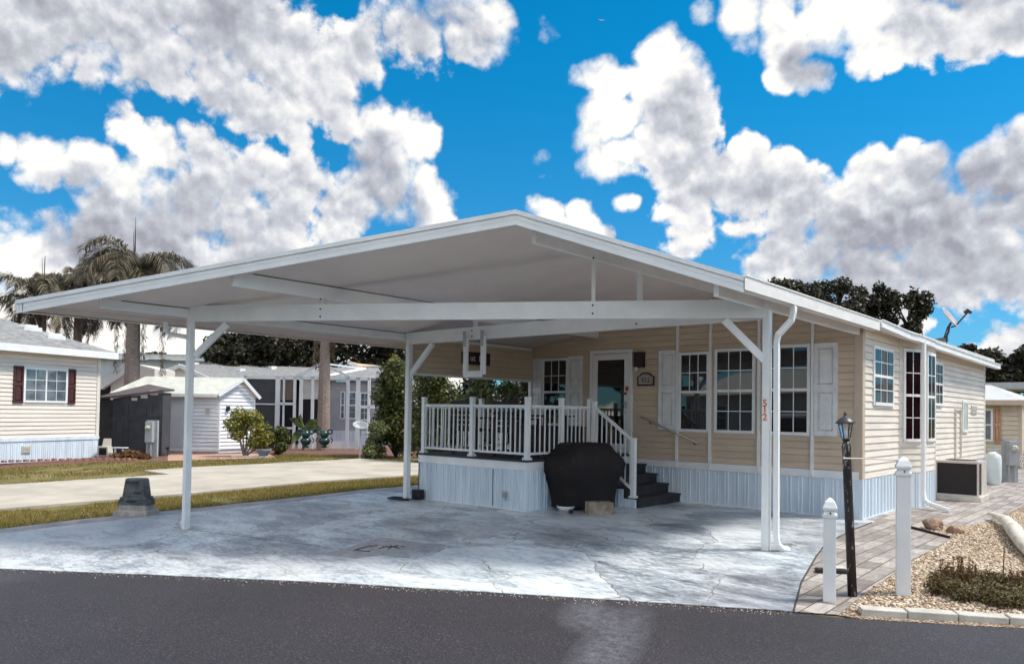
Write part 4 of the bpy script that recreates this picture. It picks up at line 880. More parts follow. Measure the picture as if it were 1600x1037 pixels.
# ------------------------------------------------------------------ bollards, lamp post, rod
def bollard(u, v, vt, label, lean=0):
    p = G(u, v); q = H(p, u, vt); h_ = q.z-p.z; t = thing('bollard', label, 'bollard', p, 'white vinyl posts beside the paver path')
    tf = frame(p, R(18)); s = .052 if vt > 740 else .058; zc = h_-.17
    mb = MB(tf); mb.box(-s, s, -s, s, 0, zc); mb.build('post', WHITE, t, bevel=.005)
    mb = MB(tf)
    def ring(r, z): return [(r*cx, r*cy, z) for cx, cy in ((-1, -1), (1, -1), (1, 1), (-1, 1))]
    lv = [(s+.008, zc), (s+.008, zc+.025), (s-.008, zc+.04), (s-.012, zc+.055), (s+.006, zc+.065), (s+.008, zc+.085), (s*.98, zc+.105), (s*.75, zc+.135), (s*.42, zc+.157), (s*.12, zc+.170)]
    vs = [c for r, z in lv for c in ring(r, z)]; mb.add(vs, [(i*4+k, i*4+(k+1) % 4, (i+1)*4+(k+1) % 4, (i+1)*4+k) for i in range(len(lv)-1) for k in range(4)]+[(36, 37, 38, 39)])
    mb.build('cap', WHITE, t, bevel=.003)
    mb = MB(tf); mb.tube([(s*.1, -s-.006, zc+.04), (s*.1, -s-.016, zc+.04)], .008, 8); mb.build('screw', BOLT, t)
    return t, p, h_
b1, bp1, bh1 = bollard(1296, 939, 777, 'short white vinyl bollard standing on the pavers in front of the black lamp post')
b2, bp2, bh2 = bollard(1411, 929, 713, 'taller white vinyl bollard standing in the gravel right of the black lamp post')
lb = G(1332, 931); lt = H(lb, 1322, 688); lv = H(lb, 1322, 640)
lp_ = thing('lamp_post', 'leaning black lamp post with peeling paint and a small glass lantern', 'lamp post', lb)
PEEL = bpy.data.materials.new('peeling_black_paint'); PEEL.use_nodes = True; N = PEEL.node_tree.nodes; L = PEEL.node_tree.links; b = N['Principled BSDF']
tc = N.new('ShaderNodeTexCoord').outputs['Object']; f = noise(N, L, mapping(N, L, tc, (1, 1, .35)), 22, 8, .75)
L.new(ramp(N, L, f, [(.54, (.012, .008, .009)), (.585, (.03, .022, .02)), (.60, (.30, .27, .25))]), b.inputs['Base Color']); b.inputs['Roughness'].default_value = .45
d = (lt-lb); mb = MB(); mb.tube([lb, lb+d*.5, lb+d*.93, lb+d*.955, lb+d*.975, lb+d], [.040, .038, .037, .042, .034, .022], 16); mb.build('pole', PEEL, lp_, smooth=True)
ax = Matrix.Translation(lt) @ Matrix.Rotation(R(-2), 4, 'Y'); hh = lv.z-lt.z
def hexring(r, z, n=6): return [(r*math.cos(2*math.pi*k/n+.3), r*math.sin(2*math.pi*k/n+.3), z) for k in range(n)]
mb = MB(ax); mb.lathe((0, 0, -.01), [(.022, 0), (.03, .01), (.034, .02), (.034, .028)], 12); mb.build('lantern_base', BLACK, lp_)
ln_ = mb = MB(ax); z0, z1 = .02, hh*.58
for k in range(6):
    a_, b__ = hexring(.034, z0)[k], hexring(.060, z1)[k]; mb.bar(a_, b__, .006)
r1 = hexring(.060, z1); [mb.bar(r1[k], r1[(k+1) % 6], .006) for k in range(6)]
lan = mb.build('lantern_frame', BLACK, lp_)
GLS = bpy.data.materials.new('clear_glass'); GLS.use_nodes = True; b = GLS.node_tree.nodes['Principled BSDF']; b.inputs['Transmission Weight'].default_value = .9; b.inputs['Roughness'].default_value = .08; b.inputs['Base Color'].default_value = (.9, .9, .9, 1); b.inputs['IOR'].default_value = 1.1
a6, b6 = hexring(.031, z0), hexring(.056, z1); mb = MB(ax); mb.add(a6+b6, [(k, (k+1) % 6, 6+(k+1) % 6, 6+k) for k in range(6)]); mb.build('pane', GLS, lan)
mb = MB(ax); mb.lathe((0, 0, z0+.005), [(.012, 0), (.016, .02), (.018, .05), (.012, .08)], 10); mb.build('candle', mat('bulb_glass', (.75, .75, .72), .2), lan)
mb = MB(ax); mb.lathe((0, 0, z1), [(.085, -.006), (.086, .002), (.070, .018), (.055, .035), (.03, .052), (.014, .058), (.012, .07), (.018, .078), (.010, .088), (.005, .10), (.001, .115)], 18); mb.build('lantern_roof', mat('grey_black_metal', (.05, .045, .05), .4), lp_, smooth=True)
rd = MB(); ra = H(lb, 1312, 714)-fw*.1; rb_ = Vector((bp2.x, bp2.y, 0)); rb_ = H(rb_, 1405, 718); rd.tube([ra+Vector((0, 0, .0)), rb_], .006, 8); rd.tube([ra, ra-(rb_-ra).normalized()*.012], .011, 8)
tag(rd.build('support_rod', HOSE), 'thin pale rod reaching from the lamp post to the taller white bollard', 'rod')

# low black box and pale slab on the pavers
p = Vector((*xy(1300, 895), 0)); z = gz(*p.xy); pb = thing('paver_drain_box', 'low black box with a pale cap lying on the pavers behind the short bollard', 'drain box', (p.x, p.y, z))
mb = MB(frame((p.x, p.y, z), R(32))); mb.box(-.16, .14, -.04, .05, .0, .045); mb.build('body', BLACK, pb, bevel=.01)
mb = MB(frame((p.x, p.y, z), R(32))); mb.box(-.02, .16, .08, .22, .0, .04); mb.build('cap', KERB, pb, bevel=.008)
# edging strip and two rocks
a, b_ = Vector((*xy(1422, 825), .0)), Vector((*xy(1484, 841), .0)); mb = MB(); mb.bar(a+Vector((0, 0, .01)), b_+Vector((0, 0, .01)), .02, .05); tag(mb.build('edging_strip', mat('dark_edging', (.03, .012, .014), .7)), 'dark maroon edging strip along the paver notch', 'edging')
def rock(name, p, s, seed, m_, label, cat='rock'):
    r = np.random.default_rng(seed); bm = bmesh.new(); bmesh.ops.create_icosphere(bm, subdivisions=3, radius=1)
    k1 = r.normal(0, 1, (7, 3)); 
    for v in bm.verts:
        d_ = v.co.normalized(); f_ = 1.
        for kk in k1: q = max(0, d_.dot(Vector(kk).normalized())-.62); f_ -= q*.55
        f_ += .05*math.sin(9*d_.x+seed)*math.cos(8*d_.y)+.02*r.normal(); v.co = d_*f_
        v.co.x *= s[0]; v.co.y *= s[1]; v.co.z *= s[2]
        v.co.z = max(v.co.z, -s[2]*.5)
    me = bpy.data.meshes.new(name); bm.to_mesh(me); bm.free(); me.materials.append(m_); o = bpy.data.objects.new(name, me); COL.objects.link(o); o.location = p; o['_o'] = (0., 0., 0.); return tag(o, label, cat)
RK = mat('brown_rock', (.20, .15, .125), .85, .4, 7., .6, 40., col2=(.42, .27, .17))
q = xy(1458, 828); rock('garden_rock', (q[0], q[1], .06), (.16, .13, .11), 3, RK, 'larger rounded brown rock beside the paver notch', 'rock')
q = xy(1492, 833); rock('garden_rock', (q[0], q[1], .04), (.13, .10, .085), 8, RK, 'smaller angular tan rock right of the rounded brown one', 'rock')
# weathered driftwood log at the right edge
q0, q1, q2, q3 = [Vector(G(*k)) for k in ((1548, 812), (1572, 826), (1600, 865), (1640, 905))]
mb = MB(); mb.tube([q0+Vector((-.05, .02, .09)), q0+Vector((0, 0, .10)), q1+Vector((0, 0, .12)), q1.lerp(q2, .5)+Vector((0, 0, .13)), q2+Vector((0, 0, .11)), q3+Vector((0, 0, .06))], [.012, .03, .075, .095, .08, .04], 14)
tag(mb.build('driftwood_log', mat('bleached_wood', (.62, .58, .50), .7, .2, 5., .8, 16., stretch=(1, 1, 1)), smooth=True), 'bleached driftwood log lying on the gravel at the right edge', 'driftwood')

# ------------------------------------------------------------------ air conditioner, tank, meter
ac = thing('air_conditioner', 'boxy air conditioner with dark grilles beside the cream side wall', 'air conditioner', (.42, 4.6, .05))
mb = MB(); mb.box(.04, .84, 4.18, 5.05, 0.002, .10); mb.build('pad', KERB, ac, bevel=.01)
X0, X1_, Y0, Y1_ = .08, .80, 4.22, 5.0; ACM = mat('beige_sheet_metal', (.50, .46, .42), .45, .08)
mb = MB(); mb.box(X0, X1_, Y0, Y1_, .71, .75); mb.box(X0, X1_, Y0, Y1_, .10, .125)
for x in (X0, X1_-.03): mb.box(x, x+.03, Y0, Y0+.03, .125, .71)
mb.box(X1_-.03, X1_, Y0+.28, Y1_, .125, .71); mb.box(X0, X0+.03, Y1_-.03, Y1_, .125, .71); mb.build('casing', ACM, ac)
mb = MB(); mb.box(X0+.03, X1_-.03, Y0+.012, Y0+.05, .125, .71); mb.box(X1_-.045, X1_-.012, Y0+.03, Y0+.28, .125, .71)
mb.build('grille', mat('dark_grille', (.008, .003, .004), .6, .2, 80.), ac)
mb = MB()
for z in np.arange(.15, .70, .022): mb.box(X0+.032, X1_-.032, Y0+.006, Y0+.0115, z, z+.004)
mb.build('grille_wires', mat('dark_wire', (.012, .006, .006), .5), ac)
mb = MB(); mb.lathe((.44, 4.62, .75), [(.27, .0), (.27, .008), (.25, .012)], 28); mb.build('fan_rim', BLACK, ac)
# propane tank
q = Vector((*xy(1552, 757), 0)); tk = thing('gas_tank', 'tall white gas cylinder beside the air conditioner at the back corner', 'gas tank', q)
mb = MB(); mb.lathe(q, [(.14, 0), (.15, .05), (.15, .06), (.17, .12), (.17, .62), (.15, .70), (.09, .76), (.05, .78)], 22); mb.build('body', mat('tank_white', (.60, .66, .66), .4, .05), tk, smooth=True)
mb = MB(); mb.tube([q+Vector((.13*math.cos(t), .13*math.sin(t), .84)) for t in np.linspace(0, 2*math.pi, 17)], .012, 6, cap=False); mb.tube([q+Vector((.13, 0, .72)), q+Vector((.13, 0, .84))], .01, 6); mb.tube([q+Vector((-.13, 0, .72)), q+Vector((-.13, 0, .84))], .01, 6); mb.build('collar', METG, tk)
mb = MB(); mb.tube([q+Vector((0, 0, .77)), q+Vector((0, 0, .85))], .02, 8); mb.build('valve', METG, tk)
# meter pedestals
def meter(p, h_, label, s=1., wd=.30):
    t = thing('meter_pedestal', label, 'meter box', p); tf = frame(p, YAWB)
    mb = MB(tf); mb.box(-.05*s, wd*s, -.0, .10, 0, h_); mb.build('backboard', METG, t)
    mb = MB(tf); mb.box(-.02*s, .24*s, -.16, -.002, h_*.40, h_*.97); mb.build('cabinet', METG, t, bevel=.008)
    mb = MB(tf @ Matrix.Translation((.09*s, -.16, h_*.80)) @ Matrix.Rotation(R(90), 4, 'X')); mb.lathe((0, 0, 0), [(.085*s, 0), (.085*s, .03), (.075*s, .035), (.075*s, .08), (.06*s, .10), (.001, .105)], 18); mb.build('meter_dial', mat('meter_glass', (.45, .43, .38), .15, .2, 20.), t, smooth=True)
    for x in (.02*s, .16*s): mb = MB(tf); mb.tube([(x, -.08, 0), (x, -.08, h_*.40)], .022, 8); mb.build('conduit', METG, t)
    return t
YAWB = -YAW
meter(Vector((*xy(1572, 753), 0)), 1.05, 'grey meter pedestal on the pavers by the neighbouring cream house', 1.)

# satellite dish on the roof
sp_ = oX(1478, 531, .0); sa = thing('satellite_dish', 'grey satellite dish on the roof edge above the cream side wall', 'satellite dish', sp_)
Ds = (sp_-CAM).dot(fw)
def sD(u, v, dd=0.): return aD(u, v, Ds+dd)
mb = MB(); mb.tube([sD(1477, 529), sD(1482, 518), sD(1483, 509), sD(1487, 503)], .022, 8); mb.tube([sD(1475, 527, .2), sD(1481, 510)], .012, 6); mb.tube([sD(1480, 525, -.1), sD(1479, 536)], .012, 6); mb.build('mast', BLACK, sa)
c_ = sD(1482, 497); nrm = (rt*.60 + up*.55 - fw*.58).normalized(); t1 = nrm.cross(up).normalized(); t2 = t1.cross(nrm)
rD = 18.5/F*Ds; vs = []; nr, na = 6, 28
for i in range(nr+1):
    r_ = i/nr
    for k in range(na): t = 2*math.pi*k/na; vs.append(c_+t1*rD*1.05*r_*math.cos(t)+t2*rD*r_*math.sin(t)+nrm*.20*rD*r_*r_)
mb = MB(); mb.add(vs, [(i*na+k, i*na+(k+1) % na, (i+1)*na+(k+1) % na, (i+1)*na+k) for i in range(nr) for k in range(na)]); do = mb.build('reflector', mat('dish_grey', (.36, .34, .35), .5, .1, 8.), sa, smooth=True)
so_ = do.modifiers.new('s', 'SOLIDIFY'); so_.thickness = .015
mb = MB(); mb.tube([sD(1486, 511), sD(1493, 509), sD(1513, 487)], .016, 6); mb.build('feed_arm', BLACK, sa)
mb = MB(); mb.bar(sD(1517, 489), sD(1510, 484), .06, .05); mb.tube([sD(1511, 486), sD(1507, 488)], .035, 8); mb.build('receiver', BLACK, sa)
mb = MB(); mb.bar(sD(1457, 534, .3), sD(1476, 530, .3), .25, .10); mb.build('mount_foot', mat('grey_green_box', (.12, .15, .16), .6), sa)

# ------------------------------------------------------------------ foliage
def leaves(name, centers, radii, n, size, m_, parent, aspect=2.2, hollow=.55, droop=0.):
    centers = np.array(centers, float); radii = np.array(radii, float); w_ = (radii.prod(1))**(2/3); k = rng.choice(len(centers), n, p=w_/w_.sum())
    d = rng.normal(0, 1, (n, 3)); d /= np.linalg.norm(d, axis=1)[:, None]; r = hollow+(1-hollow)*rng.random(n)**.6; r = r*rng.uniform(.85, 1.12, n)
    c = centers[k]+d*radii[k]*r[:, None]
    nrm = d+rng.normal(0, .8, (n, 3)); nrm[:, 2] += .5; nrm /= np.linalg.norm(nrm, axis=1)[:, None]
    a = np.cross(nrm, rng.normal(0, 1, (n, 3))); a /= np.linalg.norm(a, axis=1)[:, None]; a[:, 2] -= droop; b = np.cross(nrm, a)
    s_ = size*rng.uniform(.6, 1.35, n)[:, None]
    v = np.stack([c-a*s_*aspect/2, c+b*s_/2, c+a*s_*aspect/2, c-b*s_/2], 1)
    return fastmesh(name, v.reshape(-1, 3), None, 4, m_, parent)
LF_DARK = leafmat('dark_oak_leaf', (.016, .014, .010), (.030, .028, .014), (.060, .055, .022), .5, .15)
LF_HEDGE = leafmat('hedge_leaf', (.025, .030, .010), (.06, .072, .016), (.15, .16, .035), .45, .2)
LF_YEL = leafmat('yellow_leaf', (.07, .09, .02), (.20, .20, .04), (.42, .34, .06), .5, .3)
LF_PAL = leafmat('pale_leaf', (.07, .10, .03), (.16, .19, .07), (.35, .36, .20), .5, .3)
LF_PALM = leafmat('palm_leaflet', (.022, .018, .012), (.075, .062, .035), (.26, .22, .15), .5, .2)
LF_DEAD = leafmat('dead_palm_leaf', (.12, .08, .05), (.24, .16, .10), (.40, .32, .24), .7, .2)
LF_RED = leafmat('rusty_shrub_leaf', (.07, .025, .01), (.15, .075, .02), (.20, .12, .05), .6, .2)
LF_JUN = leafmat('juniper_leaf', (.06, .04, .018), (.10, .082, .028), (.20, .16, .07), .6, .15)
def tree(label, base, h, rx, rz_, n, size, m_=LF_DARK, name='tree', group=None, trunk_r=.16, seed=0, clumps=14, cat='tree'):
    r = np.random.default_rng(seed); base = Vector(base); t = thing(name, label, cat, base, group)
    mb = MB(); top = base+Vector((.2, .1, h-rz_*1.1)); mb.tube([base, base.lerp(top, .5)+Vector((.1, -.05, 0)), top], [trunk_r*1.3, trunk_r, trunk_r*.6], 8)
    cs, rs = [], []
    for i in range(clumps):
        a_ = r.uniform(0, 6.28); q = r.uniform(.15, .85)**.7; zc = r.uniform(-.75, .85)
        c_ = (base.x+rx*q*math.cos(a_)*math.sqrt(max(.1, 1-zc*zc*.7)), base.y+rx*q*math.sin(a_)*math.sqrt(max(.1, 1-zc*zc*.7)), base.z+h-rz_+rz_*zc*.8)
        s_ = r.uniform(.24, .42); cs.append(c_); rs.append((rx*s_, rx*s_, rz_*s_*.85)); mb.tube([top, Vector(c_).lerp(top, .4)+Vector((0, 0, -.1)), c_], [trunk_r*.45, trunk_r*.28, trunk_r*.1], 5)
    mb.build('trunk', BARK, t); leaves('crown', cs, rs, n, size, m_, t, 1.8, .35); return t
def bp_(u, v, D): p = aD(u, v, D); return (p.x, p.y, 0)
GT = 'dark oaks on the skyline'
for i, (u, vt, D, rx, rz_, lab) in enumerate(((1222, 424, 42, 1.55, 1.5, 'dark oak farthest left of those rising above the right roof slope'), (1300, 428, 42, 1.75, 1.7, 'wide dark oak second from left above the right roof slope'), (1362, 436, 43, 1.3, 1.6, 'narrow dark oak third from left above the right roof slope'), (1412, 440, 42, 1.35, 2.3, 'tall dark oak nearest the satellite dish, just left of it'),
        (1508, 537, 60, 1.9, 1.0, 'small distant dark tree seen just right of the satellite dish mount'), (1578, 536, 36, 1.5, 1.4, 'dark tree rising behind the white roof of the cream house at right'), (1622, 528, 36, 1.6, 1.6, 'dark tree behind the cream house at the far right edge'))):
    b = bp_(u, 640, D); h = aD(u, vt, D).z; tree(lab, b, h, rx, rz_, 5200, .13*D/42, group=GT, seed=i+3, clumps=24)
for i, (u, vt, D, rx, rz_, lab) in enumerate(((378, 512, 44, 2.1, 1.9, 'dark oak at the left end of the tree line behind the screened porch'), (450, 470, 45, 3.0, 3.0, 'broad dark oak left of the single palm trunk, behind the grey roofs'), (545, 470, 46, 2.9, 3.0, 'broad dark oak right of the single palm trunk, behind the screened porch'), (625, 478, 46, 2.6, 3.0, 'dark oak directly behind the tall hedge'),
        (245, 549, 95, 1.7, .8, 'tiny distant tree on the skyline just left of the near carport post'), (197, 551, 95, .9, .5, 'tiny distant shrub top on the skyline beside the leaning palm'))):
    b = bp_(u, 640, D); h = aD(u, vt, D).z; tree(lab, b, h, rx, rz_, 9000 if D < 60 else 900, .15 if D < 60 else .2, group=GT, seed=i+31, clumps=26)
# hedge shrubs
def shrub(label, cat, u, vt, D, rx, n, size, m_, seed=0, ratio=1., clumps=16, name='shrub', group=None, zbase=0.):
    b = bp_(u, 640, D); h = aD(u, vt, D).z; r = np.random.default_rng(seed); t = thing(name, label, cat, (b[0], b[1], zbase), group); cs, rs = [], []
    mb = MB()
    for i in range(clumps):
        a_ = r.uniform(0, 6.28); q = r.uniform(.0, .75); z = zbase+h*r.uniform(.12, .86); k = 1.-.45*(z/h)**2
        c_ = (b[0]+rx*q*k*math.cos(a_), b[1]+rx*q*k*math.sin(a_), z); cs.append(c_); s_ = r.uniform(.28, .48); rs.append((rx*s_, rx*s_, h*s_*.42)); mb.tube([(b[0], b[1], zbase), (b[0]*.5+c_[0]*.5, b[1]*.5+c_[1]*.5, z*.55), c_], [.03, .022, .01], 5)
    mb.build('stem', BARK, t); leaves('foliage', cs, rs, n, size, m_, t, 1.9, .3); return t
shrub('tall dense dark green hedge bush left of the middle carport post', 'bush', 620, 556, 24.6, 1.05, 16000, .060, LF_HEDGE, 4, clumps=30, name='hedge_bush')
shrub('bright yellow green tree top rising above the dense hedge bush', 'bush', 618, 546, 25.6, .62, 5000, .065, LF_YEL, 5, clumps=16, name='hedge_bush')
shrub('low rounded light green bush at the foot of the tall hedge', 'bush', 586, 652, 23.8, .52, 5000, .045, LF_PAL, 6, name='round_bush')
shrub('dark hedge seen between the middle post and the deck railing', 'bush', 686, 556, 22.5, 1.0, 15000, .060, LF_HEDGE, 7, clumps=26, name='hedge_bush')
shrub('dark hedge behind the deck below the tan siding panel, left part', 'bush', 745, 572, 22.0, 1.0, 12000, .060, LF_DARK, 8, clumps=24, name='hedge_bush')
shrub('dark hedge behind the deck beside the house corner', 'bush', 818, 578, 23.5, .95, 12000, .060, LF_DARK, 9, clumps=24, name='hedge_bush')
# plumeria behind the railing
def stemplant(label, cat, name, u, v0, D, tips, n, size, m_, tr_=.03, spread=.16):
    b = aD(u, v0, D); t = thing(name, label, cat, b); mb = MB(); cs = []
    for (uu, vv, dd) in tips:
        c_ = aD(uu, vv, D+dd); mb.tube([b, b.lerp(c_, .5)+Vector((0, 0, -.03)), c_], [tr_, tr_*.7, tr_*.35], 6); cs.append(tuple(c_))
    mb.build('branch', PBARK, t); leaves('foliage', cs, [(spread, spread, spread*.8)]*len(cs), n, size, m_, t, 3.0, .2); return t
stemplant('pale green leafy frangipani behind the railing below the tan panel', 'plant', 'frangipani', 752, 676, 15.2, [(722, 628, 0), (738, 612, .3), (752, 598, 0), (765, 606, -.2), (775, 618, .3), (790, 606, 0), (803, 610, .2), (745, 630, -.3), (762, 632, .2), (728, 640, .2), (780, 640, 0), (800, 650, .1), (712, 640, 0)], 900, .055, LF_PAL, .025, .19)
# pale metal roofed shed glimpsed behind the deck
b = aD(790, 640, 26); sh = thing('storage_shed', 'pale roofed building glimpsed between the frangipani and the house corner', 'shed', (b.x, b.y, 0)); tf = frame((b.x, b.y, 0), YAWB)
mb = MB(tf); mb.box(-1.3, 1.4, .1, 2.0, 0, 1.55); mb.build('wall', WHITE, sh)
mb = MB(tf); mb.add([(-1.5, -.1, 1.5), (1.6, -.1, 1.5), (1.5, 1.0, 2.25), (-.35, 1.0, 2.25), (-1.5, 2.2, 1.5), (1.6, 2.2, 1.5)], [(0, 1, 2, 3), (5, 4, 3, 2), (0, 3, 4), (1, 5, 2)]); mb.build('roof', WROOF, sh)

# ------------------------------------------------------------------ palms
def frond(mbr, vs, base, d, L_, lift, m=64, ll=.5, w_=.022, seed=0, curl=1.):
    r = np.random.default_rng(seed); P = []; p = np.array(base, float); el = lift; az = d; st = L_/m
    for i in range(m+1):
        P.append(p.copy()); el -= (1.75*curl)/m*(.55+.9*i/m); p = p+st*np.array([math.cos(el)*math.cos(az), math.cos(el)*math.sin(az), math.sin(el)])
    P = np.array(P); mbr.tube([tuple(q) for q in P[::4]], [max(.006, .03*(1-k/len(P[::4]))) for k in range(len(P[::4]))], 5)
    for i in range(4, m):
        t = P[min(i+1, m)]-P[i]; t /= np.linalg.norm(t); side = np.cross(t, (0, 0, 1)); side /= np.linalg.norm(side)+1e-9; upn = np.cross(side, t); f = math.sin(math.pi*min(1, (i-2)/m*.92+.08))**.5
        for sg in (-1, 1):
            for rep in range(2):
                L2 = ll*f*r.uniform(.8, 1.3); dr = side*sg*.75+t*.55+upn*r.uniform(-.15, .4); dr /= np.linalg.norm(dr); o_ = P[i]+t*st*rep*.5
                a_ = o_+dr*L2*.45+np.array([0, 0, -.04*L2]); e_ = o_+dr*L2*.80+np.array([0, 0, -L2*r.uniform(.3, .6)]); ww = np.cross(dr, upn); ww = ww/(np.linalg.norm(ww)+1e-9)*w_
                vs += [o_-ww*.5, a_-ww, e_, a_+ww]
def palm(label, base, h, nf, L_, tr_, seed, lean=(0, 0), hang=0, group='palms over the left roofs', hangs=()):
    r = np.random.default_rng(seed); base = Vector(base); t = thing('palm_tree', label, 'palm tree', base, group); top = base+Vector((lean[0], lean[1], h))
    mb = MB(); k = 14; mb.tube([base.lerp(top, i/k) for i in range(k+1)], [tr_*(1.25-.45*i/k)*(1+.04*(i % 2)) for i in range(k+1)], 12); mb.build('trunk', PBARK, t)
    mr = MB(); vs = []
    for i in range(nf):
        az = 2*math.pi*i/nf*2.4+r.uniform(-.2, .2); lift = r.uniform(-.15, 1.45); frond(mr, vs, top+Vector((0, 0, .1)), az, L_*r.uniform(.8, 1.1), lift, seed=seed*50+i, ll=L_*.27, w_=.017, curl=r.uniform(1.15, 1.6))
    for i in range(3): mr.tube([top, top+Vector((r.uniform(-.15, .15), r.uniform(-.1, .1), L_*r.uniform(.55, .8)))], [.03, .006], 5)
    fr = mr.build('frond_stems', LF_PALM, t); fastmesh('fronds', np.array(vs), None, 4, LF_PALM, t)
    for (dx, L2, az) in hangs:
        mb = MB(); p0 = top+rt*dx+Vector((0, 0, -.1)); vs = []
        for q in range(240):
            z = r.uniform(0, L2); c_ = np.array(p0)+np.array([r.normal(0, .05), r.normal(0, .05), -z]); l_ = r.uniform(.10, .3); s_ = r.uniform(.010, .03); vs += [c_, c_+np.array([s_, s_, -l_*.5]), c_+np.array([r.normal(0, .06), r.normal(0, .06), -l_]), c_+np.array([-s_, s_, -l_*.5])]
        fastmesh('dead_frond', np.array(vs), None, 4, LF_DEAD, t)
    return t
D = 27.5; c_ = aD(202, 436, D); b = aD(205, 640, D)
palm('tallest feathery palm with a thick ringed trunk beside the dark shed', (b.x, b.y, 0), c_.z+.05, 24, 2.9, .24, 2, hangs=((-.62, 3.3, 0), (1.05, 3.4, 0), (.35, 2.8, 0), (-.28, 3.0, 0)))
D = 31; c_ = aD(128, 458, D); b = aD(118, 640, D); palm('feathery palm behind the shingled roof, left of the tallest palm', (b.x, b.y, 0), c_.z-.1, 24, 2.6, .17, 5, hangs=((.4, 2.2, 0),))
D = 30; c_ = aD(60, 478, D); b = aD(62, 640, D); palm('lower drooping palm farthest left, behind the shingled roof', (b.x, b.y, 0), c_.z-.1, 22, 2.8, .16, 9)
D = 28.3; b = aD(506, 640, D); palm('single grey palm with a smooth trunk standing before the screened porch', (b.x, b.y, 0), 5.6, 18, 2.1, .20, 12, hangs=((-.35, 2.3, 0), (.25, 1.9, 0), (-.15, 2.6, 0)))

# ------------------------------------------------------------------ left neighbour: cream home with brown shutters
hl = G(152, 713); vp = ray(1270, 633); aL = math.atan2(vp.y, vp.x); tfL = frame((hl.x, hl.y, 0), aL)
LNG = thing('mobile_home', 'cream sided mobile home with brown shutters at the far left', 'house', (hl.x, hl.y, 0))
def lx(u, v, tf):          # local coordinates on the wall plane
    n = tf.to_3x3() @ Vector((0, 1, 0)); p = plane(u, v, n, tf.translation); return tf.inverted() @ p
zE = lx(152, 553, tfL).z; zS = lx(150, 682, tfL).z; zT = lx(0, 721, tfL)
CRM2 = mat('pale_cream_siding', (.69, .635, .575), .55, .06, 1., .08, 20., stretch=(1, 1, 5))
WL = lx(0, 640, tfL).x-4
mb = MB(tfL); siding(mb, WL, 0, zS, zE, .115, .02); mb.add([(WL, .021, 0), (0, .021, 0), (0, .021, zE), (WL, .021, zE)], [(0, 1, 2, 3)]); mb.box(-.1, .01, -.03, 0, zS, zE); mb.box(-.01, 0.01, 0, 5, 0, zE); mb.build('front_wall', CRM2, LNG)
mb = MB(tfL); skirting(mb, WL, 0, -.05, zS-.06, -.01); mb.box(WL, .02, -.035, -.005, zS-.07, zS+.03); mb.build('skirting', SKIRT, LNG)
a_, b__ = lx(20, 600, tfL).x, lx(117, 600, tfL).x; w0, w1 = lx(36, 600, tfL).x, lx(105, 600, tfL).x; za, zb = lx(70, 629, tfL).z, lx(70, 575, tfL).z
window(LNG, tfL, w0, w1, za, zb, 2, 3, True, GLASSC, hung=False, slider=True, fw_=.06)
shutter(LNG, tfL, a_, w0-.01, za-.02, zb+.02, RED); shutter(LNG, tfL, w1+.01, b__, za-.02, zb+.02, RED)
q = lx(40, 702, tfL); mb = MB(tfL); mb.box(q.x-.12, q.x+.12, -.04, -.01, q.z-.1, q.z+.1); 
for k in range(5): mb.box(q.x-.1, q.x+.1, -.05, -.041, q.z-.08+k*.035, q.z-.065+k*.035)
mb.build('vent', HOSE, LNG)
zr = H(hl, 60, 503).z
zf = zE+.05; ov = .35
R1, R2 = -2.1, 2.3; zrd = zf+1.05
mb = MB(tfL); mb.add([(WL-.3, -ov, zf), (ov, -ov, zf), (ov, 5+ov, zf), (WL-.3, 5+ov, zf), (R1, R2, zrd), (WL-.3, R2, zrd)], [(0, 1, 4, 5), (1, 2, 4), (2, 3, 5, 4), (3, 0, 5)]); roofo = mb.build('roof', SHING, LNG)
mb = MB(tfL); mb.box(WL-.3, ov, -ov-.01, -ov+.02, zf-.19, zf+.01); mb.box(ov-.02, ov+.01, -ov+.02, 5+ov, zf-.19, zf+.01); mb.box(WL-.3, ov-.02, -ov+.02, 0, zf-.17, zf-.15); mb.build('fascia', WHITE, LNG)
for u, v in ((45, 513), (82, 526)):      # two low skylight vents on the roof slope
    n = tfL.to_3x3() @ Vector((0, -(zrd-zf), R2+ov)); p = plane(u, v, n, tfL @ Vector((0, -ov, zf))); q = tfL.inverted() @ p
    mb = MB(tfL); mb.box(q.x-.28, q.x+.28, q.y-.2, q.y+.2, q.z-.12, q.z+.04); mb.box(q.x-.2, q.x+.2, q.y-.14, q.y+.14, q.z+.04, q.z+.10); mb.build('roof_vent', mat('vent_white', (.65, .66, .68), .4), roofo, bevel=.02)

# dark grey resin shed
D = 23.7; o_ = aD(176, 640, D); tfD = frame((o_.x, o_.y, 0), YAWB-R(4))
ds = thing('garden_shed', 'dark grey panelled garden shed with a sloping roof and small high windows', 'shed', (o_.x, o_.y, 0))
def lz(u, v, tf): return lx(u, v, tf).z
xr = lx(254, 640, tfD).x; zl, zr_ = lz(176, 622, tfD), lz(256, 612, tfD); zr_ = lz(258, 613, tfD)
mb = MB(tfD); mb.poly([(0, 0, 0), (xr, 0, 0), (xr, 0, zr_), (0, 0, zl)], (0, .5, 0)); mb.box(-.7, 0, .25, .5, 0, zl-.05); mb.build('wall', DARKG, ds)
xt = lx(217, 600, tfD).x; zt_ = lz(217, 606, tfD)+.10
mb = MB(tfD); P5 = [(-.78, .2, zl-.04), (-.02, -.14, zl-.0), (xr+.08, -.14, zr_+.03), (xr+.08, .55, zr_+.06), (xt-.2, .9, zt_)]
mb.poly(P5, (0, 0, .055)); mb.build('roof', mat('shed_roof', (.10, .08, .085), .8, .15), ds)
mb = MB(tfD)
